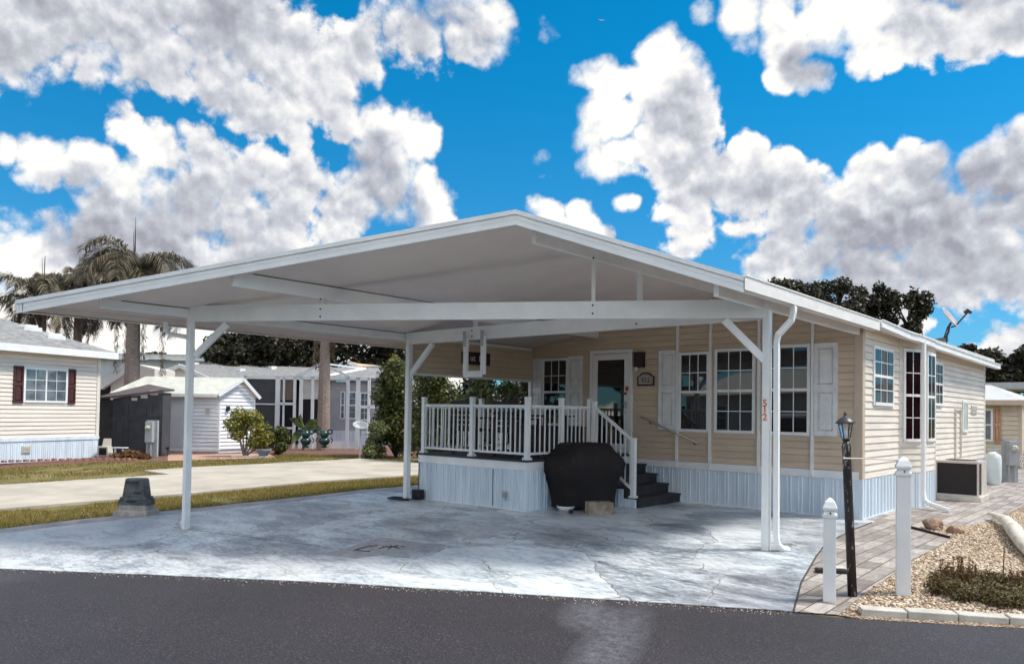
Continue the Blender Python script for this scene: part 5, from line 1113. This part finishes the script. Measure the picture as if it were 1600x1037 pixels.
for x0_, x1_ in ((.06, .36), (.48, 1.12), (1.24, xr-.06)):
    for z0_, z1_ in ((.12, 1.15), (1.22, zl-.16)):
        for bx_ in ((x0_, x1_, z0_, z0_+.05), (x0_, x1_, z1_-.05, z1_), (x0_, x0_+.05, z0_+.05, z1_-.05), (x1_-.05, x1_, z0_+.05, z1_-.05)): mb.box(bx_[0], bx_[1], -.025, -.001, bx_[2], bx_[3])
mb.build('door_panel', DARKG, ds)
for x0_, x1_, s_ in ((.62, .80, 0), (.92, 1.14, .05), (1.22, 1.48, .12)):
    zz = zl-.10+s_*1.2+(x0_*.06); mb = MB(tfD); mb.box(x0_, x1_, -.02, -.001, zz, zz+.09+s_*.6); mb.build('window', mat('shed_pane', (.5, .5, .48), .3), ds)
# white gabled shed
o_ = G(341, 707.5); tfS = frame((o_.x, o_.y, 0), YAWB+R(2)); WS = thing('storage_shed', 'white lap sided storage shed with a pale gable roof and plain door', 'shed', (o_.x, o_.y, 0))
WSH = mat('white_lap_siding', (.80, .82, .84), .5, .05)
zev = lz(341, 617, tfS); Ls = -lx(184, 640, tfS).x
mb = MB(tfS); siding(mb, -Ls, 0, .12, zev, .125, .03); mb.add([(-Ls, .021, 0), (0, .021, 0), (0, .021, zev), (-Ls, .021, zev)], [(0, 1, 2, 3)]); mb.box(-.06, .012, -.025, 0, .1, zev); mb.box(-Ls, 0, -.03, .0, .05, .14); mb.build('front_wall', WSH, WS)
gd = R(50); Lg = 2.35; tfG = tfS @ Matrix.Rotation(gd, 4, 'Z')
q = lx(398, 640, tfG); Lg = q.x; zp_ = lz(376, 597, tfG); hx = lx(376, 640, tfG).x
mb = MB(tfG); siding(mb, 0, Lg, .12, zp_, .125, .03, clip=lambda z: (0, Lg) if z <= zev else (hx*(z-zev)/(zp_-zev), Lg-(Lg-hx)*(z-zev)/(zp_-zev)))
mb.add([(0, .021, 0), (Lg, .021, 0), (Lg, .021, zev), (hx, .021, zp_), (0, .021, zev)], [(0, 1, 2, 3, 4)]); mb.box(0, .05, -.025, .0, .1, zev); mb.box(Lg-.05, Lg, -.025, 0, .1, zev); mb.build('gable_wall', WSH, WS)
inv = tfS.inverted(); gA, gP, gB = [inv @ (tfG @ Vector(v)) for v in ((-.12, -.12, zev-.02), (hx, -.12, zp_+.10), (Lg+.12, -.12, zev-.08))]
lv_ = Vector((-Ls-.15-gA.x, 0, 0))
mb = MB(tfS); mb.poly([gA+Vector((-.02, -.10, 0)), gP, gP+Vector((-(gP.x-gA.x)-Ls+.65, 0, 0)), gA+lv_+Vector((0, -.10, 0))], (0, 0, .05)); mb.poly([gP, gB, gB+lv_, gP+Vector((-(gP.x-gA.x)-Ls+.65, 0, 0))], (0, 0, .05)); mb.build('roof', mat('pale_shed_roof', (.46, .48, .44), .6, .15, 3., .3, 9., col2=(.60, .60, .54)), WS)
mb = MB(tfS); o__ = Vector((.03, -.05, 0)); mb.bar(gA+o__, gP+o__, .04, .11); mb.bar(gP+o__, gB+o__, .04, .11); mb.bar(gA+lv_+Vector((0, -.12, -.02)), gA+Vector((0, -.12, -.02)), .03, .08); mb.build('rake_trim', WHITE, WS)
xa, xb = lx(261, 640, tfS).x, lx(297, 640, tfS).x; mb = MB(tfS); mb.box(xa, xb, -.04, -.021, .18, lz(270, 619, tfS)); dd = mb.build('door', mat('door_white', (.58, .62, .66), .5, .04), WS)
mb = MB(tfS); 
for a0, a1, z0_, z1_ in ((xa-.04, xa, .18, 1.98), (xb, xb+.04, .18, 1.98), (xa-.04, xb+.04, 1.98, 2.02)): mb.box(a0, a1, -.05, -.0, z0_, z1_)
mb.build('door_trim', WHITE, WS); mb = MB(tfS); mb.lathe((xa+.08, -.06, 1.05), [(.0, 0), (.03, .01), (.03, .05), (0, .06)], 8); mb.build('handle', METG, dd)
for u, v in ((325, 642),): q = lx(u, v, tfS); mb = MB(tfS); mb.box(q.x-.07, q.x+.07, -.05, -.02, q.z-.10, q.z+.08); mb.build('wall_plaque', HOSE, WS)
q = lx(355, 638, tfG); mb = MB(tfG); mb.box(q.x-.05, q.x+.05, -.10, -.02, q.z-.08, q.z+.08); mb.build('wall_light', BLACK, WS)
meter(G(230, 713.5), 1.12, 'grey meter pedestal with a round dial in front of the dark grey shed', .85, .34)

# ------------------------------------------------------------------ background homes on the left
GREYS_ = mat('grey_lap_siding', (.36, .35, .37), .55, .06); DARKIN = mat('dark_interior', (.012, .008, .010), .8); BRN = mat('brown_siding', (.24, .16, .11), .6, .08)
SCR = mat('dark_screen', (.05, .05, .055), .7)
def atf(u, D, rot=0.): p = aD(u, 640, D); return frame((p.x, p.y, 0), YAWB+rot)
def X_(u, tf, v=640): return lx(u, v, tf).x
def Z_(v, tf, u): return lx(u, v, tf).z
# home behind the screened porch
tf = atf(470, 32.5); hb = thing('porch_home', 'grey and cream home standing behind the white framed screen porch', 'house', tf.translation)
x = lambda u: X_(u, tf); z = lambda v, u=520: Z_(v, tf, u)
mb = MB(tf); siding(mb, x(508), x(640), z(690), z(596), .13, .02); mb.box(x(508), x(640), .022, 2.5, 0, z(596)); mb.build('grey_wall', GREYS_, hb)
mb = MB(tf); skirting(mb, x(508), x(610), z(704), z(676), -.022); mb.box(x(508), x(610), -.045, -.035, z(676), z(672)); mb.build('skirting', SKIRT, hb)
mb = MB(tf); siding(mb, x(468), x(507), z(624), z(592), .13, .02); mb.box(x(468), x(507), .022, 2.0, z(624), z(592)); mb.build('cream_wall', CRM2, hb)
mb = MB(tf); mb.box(x(380), x(508), .6, .7, z(700), z(593)); mb.build('dark_opening', DARKIN, hb)
mb = MB(tf); siding(mb, x(436), x(460), z(626), z(594), .13, .02); mb.box(x(436), x(460), .022, .3, z(626), z(594)); mb.build('brown_wall', BRN, hb)
mb = MB(tf); 
for a_, b__, c_, d_ in ((474, 484, 624, 690), (490, 499, 624, 690)): mb.box(x(a_), x(b__), -.01, .4, z(d_), z(c_))
mb.build('dark_door', DARKIN, hb)
window(hb, tf, x(532), x(539), z(654), z(611), 1, 2, True, GLASSC, y=-.02, fw_=.04); window(hb, tf, x(544.5), x(557), z(654), z(611), 1, 2, True, GLASSC, y=-.02, fw_=.05); window(hb, tf, x(562), x(578), z(656), z(612), 2, 2, True, GLASSC, y=-.02, fw_=.06)
mb = MB(tf); mb.add([(x(430), -.2, z(592)), (x(640), -.2, z(592)), (x(640), 3, z(568)), (x(470), 3, z(568))], [(0, 1, 2, 3)]); mb.box(x(500), x(640), -.25, -.1, z(595), z(590)); mb.build('roof', SHING, hb)
# white framed screen porch
tf = atf(470, 29.5); se = thing('screen_porch', 'white framed screen porch with a small gable, left of the tall hedge', 'screen porch', tf.translation)
x = lambda u: X_(u, tf); z = lambda v, u=480: Z_(v, tf, u)
def sbar(p, q, w_, name='frame_bar'):
    mb = MB(tf); mb.bar((x(p[0]), p[2] if len(p) > 2 else 0, z(p[1])), (x(q[0]), q[2] if len(q) > 2 else 0, z(q[1])), w_, .08, (0, 1, 0)); return mb.build(name, WHITE, se)
sbar((381, 590), (578, 590), .13, 'top_rail')
for u, vb, w_ in ((383, 700, .09), (433.5, 702, .17), (443, 702, .06), (460, 702, .10), (470, 702, .13), (488, 702, .11), (543, 702, .12), (559, 703, .15), (576, 703, .1)): sbar((u, 588), (u, vb), w_, 'post')
for a_, b__, v, w_ in ((436, 460, 631, .10), (436, 460, 669, .08), (559, 585, 634, .12), (559, 578, 700, .2), (383, 433, 632, .05)): sbar((a_, v), (b__, v), w_, 'cross_rail')
sbar((463, 588), (500, 567), .10, 'gable_bar'); sbar((500, 567), (546, 588), .10, 'gable_bar'); sbar((500, 567), (500, 588), .08, 'gable_bar'); sbar((546, 568, 3), (512, 586), .10, 'gable_bar'); sbar((500, 567), (546, 568, 3), .06, 'ridge_bar')
mb = MB(tf); mb.box(x(505), x(562), -.02, .02, 0, z(688)); mb.box(x(470), x(500), .05, .09, 0, z(676)); mb.build('kick_panel', WHITE, se)
mb = MB(tf); mb.box(x(384), x(432), .02, .03, z(700), z(593)); mb.build('screen', SCR, se)
# grey roofed home further back
tf = atf(300, 38); gh = thing('gabled_home', 'home with a long grey shingle roof and white front gable beyond the white shed', 'house', tf.translation)
x = lambda u: X_(u, tf); z = lambda v, u=330: Z_(v, tf, u)
mb = MB(tf); mb.box(x(190), x(470), .6, 6, 0, z(592)); mb.build('wall', CRM2, gh)
mb = MB(tf); mb.poly([(x(205), 0, z(594)), (x(500), 0, z(594)), (x(462), 4.5, z(564)), (x(240), 4.5, z(560))], (0, 0, -.08)); mb.build('roof', SHING, gh)
mb = MB(tf); mb.box(x(212), x(340), -.3, -.02, 0, z(600)); mb.poly([(x(226), -.3, z(601)), (x(285), -.3, z(575)), (x(340), -.3, z(601))], (0, .3, 0)); gw = mb.build('gable_wall', CRM2, gh)
for a_, b__, v0, v1 in ((262, 277, 597, 588), (290, 294, 597, 584)): mb = MB(tf); mb.add([(x(a_), -.315, z(v0)), (x(b__), -.315, z(v0)), (x(b__), -.315, z(v1)), (x(a_), -.315, z(v0)+.04)], [(0, 1, 2, 3)]); mb.build('window', GLASS, gw)
mb = MB(tf); mb.bar((x(216), -.4, z(601)), (x(285), -.4, z(573)), .2, .16, (0, 1, 0)); mb.bar((x(285), -.4, z(573)), (x(352), -.4, z(603)), .2, .16, (0, 1, 0)); mb.build('rake_trim', WHITE, gh)
for u, v in ((377, 580), (426, 576), (305, 570)): n = tf.to_3x3() @ Vector((0, -(z(562)-z(594)), 4.5)); p = plane(u, v, n, tf @ Vector((x(300), 0, z(594)))); mb = MB(); mb.tube([p-Vector((0, 0, .1)), p+Vector((0, 0, .14))], .22, 4); mb.build('roof_vent', WHITE, gh)
# long low roofline behind
tf = atf(260, 46); lh = thing('long_roofed_home', 'distant long flat roofed home with a white eave line behind the palms', 'house', tf.translation)
x = lambda u: X_(u, tf); z = lambda v, u=260: Z_(v, tf, u)
mb = MB(tf); mb.box(x(120), x(362), -.15, 0, z(562), z(555)); mb.build('eave', WHITE, lh)
mb = MB(tf); mb.box(x(120), x(330), .3, 4, 0, z(562)); mb.build('wall', mat('blue_grey_wall', (.45, .48, .52), .6, .08), lh)
mb = MB(tf); mb.poly([(x(120), -.2, z(555)), (x(368), -.2, z(555)), (x(350), 4, z(551)), (x(120), 4, z(551))], (0, 0, .05)); mb.build('roof', WROOF, lh)
# small gabled carport seen between the cream home and the dark shed
tf = atf(178, 33); ch = thing('gabled_carport', 'small cream gable with a white rake between the far left home and the thick palm', 'carport', tf.translation)
x = lambda u: X_(u, tf); z = lambda v, u=178: Z_(v, tf, u)
mb = MB(tf); mb.poly([(x(172), 0, 0), (x(240), 0, 0), (x(240), 0, z(575)), (x(210), 0, z(568)), (x(172), 0, z(590))], (0, 2, 0)); mb.build('wall', CRM2, ch)
mb = MB(tf); mb.bar((x(157), -.1, z(603)), (x(205), -.1, z(570)), .4, .26, (0, 1, 0)); mb.build('rake_trim', WHITE, ch)
mb = MB(tf); mb.box(x(150), x(172), .3, 1, 0, z(592)); mb.build('opening', DARKIN, ch); mb = MB(tf); mb.box(x(150), x(174), -.05, .29, z(594), z(591)); mb.build('beam', WHITE, ch)
# tan roofed home right of the porch
tf = atf(575, 36); th2 = thing('tan_roofed_home', 'home with a tan roof and white rake just left of the tall hedge', 'house', tf.translation)
x = lambda u: X_(u, tf); z = lambda v, u=575: Z_(v, tf, u)
mb = MB(tf); mb.box(x(552), x(640), 0, 4, 0, z(590)); mb.poly([(x(552), .01, z(590)), (x(640), .01, z(590)), (x(640), .01, z(570)), (x(552), .01, z(572))], (0, 1, 0)); mb.build('wall', GREYS_, th2)
mb = MB(tf); mb.poly([(x(546), -.2, z(567)), (x(578), -.2, z(582)), (x(640), -.2, z(590)), (x(640), 3, z(571)), (x(550), 3, z(567))], (0, 0, .06)); mb.build('roof', mat('tan_roof', (.52, .38, .26), .7, .1), th2)
mb = MB(tf); mb.bar((x(544), -.25, z(568)), (x(580), -.25, z(584)), .1, .14, (0, 1, 0)); mb.build('rake_trim', WHITE, th2)

# ------------------------------------------------------------------ garden things on the left
# small yellow-green tree in front of the white shed
D = 23.6; b = aD(383, 640, D); b = Vector((b.x, b.y, 0)); t = thing('umbrella_tree', 'small yellow green umbrella tree on thin bent stems before the white shed gable', 'tree', b)
mb = MB(); cs = []
for u, v, dd in ((375, 648, 0), (395, 652, .1), (365, 662, -.1), (405, 668, .1), (385, 660, .2), (372, 676, 0), (412, 684, .1), (400, 690, 0)):
    c_ = aD(u, v, D+dd); cs.append(tuple(c_)); mb.tube([b, b.lerp(c_, .5)+Vector((.08, 0, -.05)), c_], [.03, .022, .012], 6)
mb.build('stem', PBARK, t); leaves('foliage', cs, [(.34, .34, .26)]*len(cs), 2600, .055, LF_YEL, t, 2.2, .3)
shrub('dark leafy low shrub between the umbrella tree and the two green urns', 'bush', 437, 664, 25.5, .62, 5000, .05, LF_HEDGE, 21, name='round_bush')
shrub('small pale shrub at the right foot of the umbrella tree', 'bush', 412, 690, 23.9, .22, 900, .045, LF_YEL, 22, name='round_bush', clumps=6)
# banana plant
D = 26.0; b = aD(474, 703, D); t = thing('banana_plant', 'banana plant with broad arching leaves behind the two green urns', 'plant', b); mb = MB(); ms = MB()
for (u1, v1, u2, v2) in ((462, 655, 452, 652), (468, 650, 458, 664), (488, 658, 497, 654), (490, 664, 502, 668), (462, 680, 455, 694)):
    p0 = aD(475, 668, D); p1 = aD(u1, v1, D); p2 = aD(u2, v2, D-.2); pts = [p0.lerp(p1, k/4) for k in range(5)]+[p1.lerp(p2, k/3) for k in range(1, 4)]
    ms.tube([b, p0, p1], [.05, .04, .012], 6); d_ = (p2-p0).normalized(); sd_ = d_.cross(fw).normalized(); L3 = []; R3 = []
    for i, q in enumerate(pts): wq = .13*math.sin(math.pi*min(1, (i+.6)/7.6)); L3.append(q+sd_*wq+Vector((0, 0, -.03))); R3.append(q-sd_*wq+Vector((0, 0, -.03)))
    for i in range(7): mb.add([L3[i], pts[i], pts[i+1], L3[i+1]], [(0, 1, 2, 3)]); mb.add([pts[i], R3[i], R3[i+1], pts[i+1]], [(0, 1, 2, 3)])
ms.build('stem', LF_PAL, t); mb.build('leaf_blades', leafmat('banana_leaf', (.05, .08, .03), (.09, .12, .04), (.16, .18, .06), .4, .3), t)
# two dark green glazed urns with lobed rims
GRNM = mat('green_glaze', (.012, .045, .045), .25, .3, 9.)
for u, lab in ((477.5, 'left one of two dark green stacked urns by the single palm trunk'), (506.5, 'right one of two dark green stacked urns by the single palm trunk')):
    b = aD(u, 699, 24.5); t = thing('garden_urn', lab, 'urn', b, 'dark green urns by the palm'); k = 24.5/F
    mb = MB(); mb.lathe(b, [(.06, 0), (.12, .02), (.05, .06), (.13, .12), (.185, .20), (.16, .28), (.09, .32)], 18); mb.build('lower_bowl', GRNM, t, smooth=True)
    mb = MB(); mb.lathe(b, [(.07, .32), (.13, .37), (.15, .45), (.10, .53), (.06, .56), (.001, .57)], 18); mb.build('upper_bowl', GRNM, t, smooth=True)
    for sx in (-1, 1):
        c_ = b+rt0*.18*sx+Vector((0, 0, .52)); mb = MB(); mb.tube([c_+rt0*.075*math.cos(q)+Vector((0, 0, .065*math.sin(q))) for q in np.linspace(0, 6.28, 11)], .03, 6, cap=False); mb.build('handle', GRNM, t)
        c_ = b+rt0*.17*sx+Vector((0, 0, .24)); mb = MB(); mb.tube([c_+rt0*.05*sx+Vector((0, 0, -.08)), c_+rt0*.10*sx, c_+rt0*.04*sx+Vector((0, 0, .09))], .018, 6); mb.build('lug', GRNM, t)
# upturned white dish by the hedge
c_ = aD(563, 668, 23.3); gd_ = thing('ground_dish', 'pale satellite dish tilted upward on a pole beside the tall hedge', 'satellite dish', (c_.x, c_.y, 0)); mb = MB(); nrm = (up*.78-fw*.5+rt*.15).normalized(); t1 = nrm.cross(fw).normalized(); t2 = t1.cross(nrm); rD = .2; vs = []
for i in range(6):
    for k in range(24): q = 2*math.pi*k/24; r_ = i/5; vs.append(c_+t1*rD*1.2*r_*math.cos(q)+t2*rD*r_*math.sin(q)+nrm*.12*r_*r_)
mb.add(vs, [(i*24+k, i*24+(k+1) % 24, (i+1)*24+(k+1) % 24, (i+1)*24+k) for i in range(5) for k in range(24)]); o = mb.build('reflector', mat('dish_white', (.30, .32, .35), .4, .1), gd_, smooth=True); o.modifiers.new('s', 'SOLIDIFY').thickness = .012
mb = MB(); mb.tube([(c_.x, c_.y, 0), c_-Vector((0, 0, .03))], .025, 8); mb.build('pole', METG, gd_)
# stool, small table, brush pile, hose bits in front of the dark shed
D = 22.6; b = G(160, 714); t = thing('plastic_chair', 'beige plastic stool chair at the corner of the far left home', 'chair', b); tf = frame(b, YAWB)
mb = MB(tf); mb.poly([(-.17, 0, .32), (.14, 0, .32), (.20, -.02, .0), (.17, -.02, 0), (.12, 0, .28), (-.15, 0, .28)], (0, .28, 0)); mb.build('seat', HOSE, t)
mb = MB(tf); mb.poly([(-.17, .27, .30), (.10, .27, .30), (.07, .32, .55), (-.15, .32, .55)], (0, .03, 0)); mb.build('backrest', HOSE, t)
for x_ in (-.15, .12): mb = MB(tf); mb.box(x_-.015, x_+.015, .02, .05, 0, .3); mb.build('leg', HOSE, t)
b = G(187, 714); t = thing('step_stool', 'small white step stool in front of the dark grey shed', 'stool', b); tf = frame(b, YAWB)
mb = MB(tf); mb.box(-.2, .2, -.1, .12, .27, .30); mb.build('top', WHITE, t)
for x_ in (-.12, .1): mb = MB(tf); mb.box(x_-.02, x_+.02, -.05, .0, 0, .27); mb.build('leg', WHITE, t)
b = G(204, 716); t = leaves('brush_pile', [(b.x, b.y, .08), (b.x+.3, b.y+.2, .06), (b.x-.25, b.y-.2, .05)], [(.32, .32, .16), (.25, .25, .1), (.25, .25, .1)], 1500, .05, LF_RED, None, 4., .1); tag(t, 'reddish brown pile of cut brush in front of the dark grey shed', 'brush pile')
b = G(164, 690); mb = MB(); b = aD(170, 672, 24.2); mb.tube([b+rt*-.18+up*.10, b+rt*.16+up*.22, b+rt*.10-up*.28, b+rt*-.18+up*.10], .012, 6); mb.tube([b+rt*.10-up*.28, b+rt*.16-up*.8], .012, 6); tag(mb.build('cart_handle', METG), 'thin pale triangular handle leaning against the dark grey shed', 'handle')
for i, (u, v) in enumerate(((82, 716), (124, 715), (205.5, 714), (262, 712), (356, 706))):
    b = G(u, v); lab = ['garden stake light nearest the wall vent of the far left home', 'garden stake light near the corner of the far left home', 'garden stake light beside the brush pile', 'garden stake light between the meter pedestal and the white shed door', 'garden stake light at the foot of the white shed gable'][i]
    t = thing('stake_light', lab, 'garden light', b, 'stake lights along the flower bed'); mb = MB(); mb.tube([b, b+Vector((0, 0, .2))], .012, 6); mb.build('stake', BLACK, t); mb = MB(); mb.lathe(b+Vector((0, 0, .2)), [(.03, 0), (.055, .02), (.055, .07), (.02, .09)], 10); mb.build('head', BLACK, t)
# scalloped edging and stones
mb = MB(); P_ = [Vector((*xy(u, v), .0)) for u, v in ((0, 727), (90, 721.5), (150, 719), (215, 719))]
for a_, b__ in zip(P_[:-1], P_[1:]):
    n_ = max(1, int((b__-a_).length/.16))
    for i in range(n_): c_ = a_.lerp(b__, (i+.5)/n_); mb.tube([c_, c_+Vector((0, 0, .05+.01*(i % 2)))], .07, 8)
tag(mb.build('scalloped_edging', mat('edging_stone', (.34, .16, .13), .85, .3, 12.)), 'scalloped reddish edging along the flower bed of the far left home', 'edging')
mb = MB(); pts = [aD(u, v, 23.2) for u, v in ((362, 709), (380, 709), (400, 707), (417, 704))]
for p in pts: p.z = .03
for a_, b__ in zip(pts[:-1], pts[1:]):
    for i in range(5): c_ = a_.lerp(b__, (i+.5)/5); mb.tube([(c_.x, c_.y, 0), (c_.x, c_.y, .07)], .06, 6)
tag(mb.build('bed_edging', mat('edging_grey', (.45, .40, .38), .85, .2, 12.)), 'pale stone edging curving round the umbrella tree bed', 'edging')
b = aD(412, 700, 23.4); t = thing('planter_tub', 'blue grey tub planter beside the umbrella tree', 'planter', (b.x, b.y, 0)); mb = MB(); mb.lathe((b.x, b.y, 0), [(.10, 0), (.20, .22), (.24, .23), (.24, .27), (.19, .27), (.18, .22), (.001, .2)], 16); mb.build('tub', mat('tub_blue', (.22, .25, .30), .5), t)

# ------------------------------------------------------------------ right neighbour
nb = thing('cream_cottage', 'cream sided house with a white hip roof and peach shutter behind the gas tank', 'house', (-1, 17, 0)); tf = frame((0, 16.6, 0), 0)
def nX(u, v=660): return oY(u, v, 16.6).x
def nZ(v, u=1570): return oY(u, v, 16.6).z
zf = nZ(735); ze = nZ(626)
mb = MB(tf); siding(mb, -6, nX(1595), .0, ze, .15, .025); mb.box(-6, nX(1595), .022, 5, -.2, ze); mb.build('wall', mat('cottage_siding', (.56, .49, .40), .6, .08), nb)
mb = MB(tf); mb.box(nX(1592), nX(1596)+.02, -.04, 0, 0, ze); mb.build('corner_trim', TRIMT, nb)
mb = MB(tf); xe = nX(1604); mb.add([(-7, -.4, ze), (xe, -.4, ze), (xe-1.3, 2.0, nZ(597, 1580)), (-7, 2.0, nZ(597, 1580)), (xe, 5, ze)], [(0, 1, 2, 3), (1, 4, 2)]); mb.build('roof', WROOF, nb)
mb = MB(tf); mb.box(-7, xe+.02, -.42, -.38, ze-.14, ze+.02); mb.box(-7, xe, -.38, .0, ze-.12, ze-.10); mb.build('eave_fascia', TRIMT, nb)
window(nb, tf, nX(1530), nX(1552.5), nZ(690), nZ(638), 1, 1, False, GLASSC, y=-.02, fw_=.07); shutter(nb, tf @ Matrix.Translation((0, -.03, 0)), nX(1553.5), nX(1564), nZ(692), nZ(636), mat('peach_shutter', (.46, .27, .17), .6))
mb = MB(tf)
for x0_ in (nX(1560), nX(1589)):
    for i in range(3):
        for j in range(2): mb.bar((x0_+i*.16, -.1, .04+j*.2), (x0_+i*.16+.16, -.1, .24+j*.2), .03, .02, (0, 1, 0)); mb.bar((x0_+i*.16+.16, -.1, .04+j*.2), (x0_+i*.16, -.1, .24+j*.2), .03, .02, (0, 1, 0))
mb.build('lattice', WHITE, nb)
# flat roofed carport further right
tf = frame((0, 21, 0), 0); fc = thing('flat_carport', 'low flat white roof at the far right behind the cream cottage', 'carport', (2, 21, 0)); mb = MB(tf); xx = oY(1540, 610, 21).x; zz = oY(1580, 597, 21).z
mb.box(xx-2, xx+9, 0, 3, zz-.25, zz); mb.build('roof', METG, fc); mb = MB(tf); mb.box(xx+7, xx+7.1, .1, .2, 0, zz-.25); mb.build('post', WHITE, fc)
shrub('small reddish bush at the far right corner of the cream cottage', 'bush', 1602, 700, 24.5, .4, 1200, .06, LF_RED, 41, name='round_bush', clumps=8)

# ------------------------------------------------------------------ shrub in the gravel
b = G(1530, 936); t = thing('juniper_shrub', 'low spreading green and rust shrub on the gravel at lower right', 'shrub', b); cs = []; rs = []; r = np.random.default_rng(3); mb = MB()
for u, v in [(1475, 905), (1490, 922), (1505, 900), (1520, 930), (1535, 908), (1550, 925), (1565, 910), (1580, 932), (1595, 915), (1610, 925), (1480, 915), (1500, 928), (1560, 938), (1590, 940), (1620, 905), (1530, 918), (1470, 918)]:
    c_ = G(u, v+10)+Vector((0, 0, .08)); cs.append(tuple(c_)); rs.append((.14, .14, .08)); mb.tube([b+Vector((0, 0, .02)), b.lerp(c_, .6)+Vector((0, 0, .05)), c_+Vector((0, 0, .03))], [.012, .008, .003], 5)
mb.build('stem', BARK, t); leaves('foliage', cs, rs, 16000, .012, LF_JUN, t, 2.6, .1)
cs = []; mb = MB(); vs_r = []
for k in range(60):
    u = r.uniform(1462, 1545) if k < 44 else r.uniform(1560, 1610); p = G(u, r.uniform(915, 930)); h_ = r.uniform(.12, .38)*(1-abs(u-1495)/120 if u < 1545 else .6); q = p+Vector((r.uniform(-.08, .08), r.uniform(-.08, .08), h_)); mb.tube([p, p.lerp(q, .5)+Vector((.01, 0, 0)), q], [.004, .003, .002], 4)
    for j in range(7): cs.append(tuple(p.lerp(q, .35+.65*j/6)))
mb.tube([G(1567, 925), G(1567, 925)+Vector((.01, 0, .42))], [.006, .004], 5)
mb.build('twig', mat('rust_twig', (.14, .05, .03), .8), t); leaves('rusty_foliage', cs, [(.018, .018, .018)]*len(cs), 2600, .011, LF_RED, t, 2., .1)

# ------------------------------------------------------------------ across the street and beyond the right edge (the panes mirror them)
tf = frame((-13, -27, 0), R(211)); ah = thing('facing_bungalow', 'white bungalow with a grey roof across the street, mirrored in the front windows', 'house', (-13, -27, -.3))
mb = MB(tf); mb.box(-8, 8, 0, 6, -.5, 2.7); mb.build('wall', CRM2, ah); mb = MB(tf); mb.add([(-8.5, -.6, 2.7), (8.5, -.6, 2.7), (8.5, 6.6, 2.7), (-8.5, 6.6, 2.7), (-7, 3, 4.2), (7, 3, 4.2)], [(0, 1, 5, 4), (1, 2, 5), (2, 3, 4, 5), (3, 0, 4), (0, 3, 2, 1)]); mb.build('roof', WROOF, ah)
for x_ in (-5.5, -1.5, 3.5): window(ah, tf, x_, x_+1.4, .7, 2.1, 2, 2, True)
tf = frame((5, -27, 0), R(195)); ah = thing('facing_cottage', 'tan cottage with a pale roof across the street, behind the camera', 'house', (5, -27, -.3))
mb = MB(tf); mb.box(-6, 6, 0, 6, -.5, 2.7); mb.build('wall', CREAM, ah); mb = MB(tf); mb.add([(-6.5, -.6, 2.7), (6.5, -.6, 2.7), (6.5, 6.6, 2.7), (-6.5, 6.6, 2.7), (-6.5, 3, 4.3), (6.5, 3, 4.3)], [(0, 1, 5, 4), (1, 2, 5), (2, 3, 4, 5), (3, 0, 4), (0, 3, 2, 1)]); mb.build('roof', WROOF, ah)
for i, (x_, y_, h_) in enumerate(((-22, -30, 8), (-5, -35, 9), (10, -36, 8), (22, -20, 8), (15, 16, 7), (17, 28, 8))):
    tree(['spreading oak behind the bungalow across the street, western end', 'tall oak between the two houses across the street', 'oak behind the tan cottage across the street', 'oak down the street past the gravel bed', 'oak beyond the gravel bed to the right of the frame', 'oak further back to the right of the frame'][i], (x_, y_, -.3), h_, 3.4, 2.6, 3500, .3, group='oaks outside the frame', seed=60+i)
tf = frame((11.5, 9, 0), R(-90)); ah = thing('side_neighbour_home', 'cream home beyond the gravel bed, mirrored in the side windows', 'house', (11.5, 9, 0))
mb = MB(tf); mb.box(-7, 7, 0, 5, 0, 2.6); mb.build('wall', CRM2, ah); mb = MB(tf); mb.add([(-7.5, -.4, 2.6), (7.5, -.4, 2.6), (7.5, 5.4, 2.6), (-7.5, 5.4, 2.6), (-7.5, 2.5, 3.6), (7.5, 2.5, 3.6)], [(0, 1, 5, 4), (1, 2, 5), (2, 3, 4, 5), (3, 0, 4), (0, 3, 2, 1)]); mb.build('roof', SHING, ah)
# parked white van across the road
tf = frame((-8.5, -19.2, -.29), R(211)); pv = thing('parked_van', 'white van parked across the street, mirrored in the storm door', 'van', (-8.5, -19.2, -.29))
mb = MB(tf); mb.poly([(-2.5, -.9, .35), (2.4, -.9, .35), (2.5, -.9, .9), (1.5, -.9, 1.1), (.9, -.9, 1.9), (-2.3, -.9, 1.95), (-2.5, -.9, 1.0)], (0, 1.8, 0)); mb.build('body', WHITE, pv, bevel=.08)
mb = MB(tf); mb.poly([(1.3, -.92, 1.15), (.85, -.92, 1.75), (-2.1, -.92, 1.78), (-2.2, -.92, 1.15)], (0, 1.84, 0)); mb.build('side_window', GLASS, pv)
for x_ in (-1.6, 1.6):
    for y_ in (-.8, .8): mb = MB(tf); mb.tube([(x_, y_-.13, .34), (x_, y_+.13, .34)], .34, 18); mb.build('wheel', BLACK, pv)

# tiny aeroplane high in the sky
c_ = aD(940, 32, 700); ap = thing('aeroplane', 'tiny dark aeroplane high in the blue sky above the roof peak', 'aeroplane', c_); mb = MB(); mb.tube([c_-rt*2.6, c_-rt*1.6, c_+rt*1.8, c_+rt*2.6-up*.1], [.15, .42, .42, .1], 8); mb.build('fuselage', METG, ap)
mb = MB(); mb.poly([c_+rt*.5+fw*.1, c_-rt*.6+fw*.1, c_-rt*1.1-fw*2.2-up*1.6, c_-rt*.7-fw*2.2-up*1.6], up*.12); mb.poly([c_+rt*.5+fw*.1, c_-rt*.6+fw*.1, c_-rt*1.1+fw*2.2+up*1.2, c_-rt*.7+fw*2.2+up*1.2], up*.12); mb.build('wing', METG, ap)
mb = MB(); mb.poly([c_-rt*1.9, c_-rt*2.6, c_-rt*2.8+up*1.2, c_-rt*2.5+up*1.2], fw*.1); mb.build('tail_fin', METG, ap)
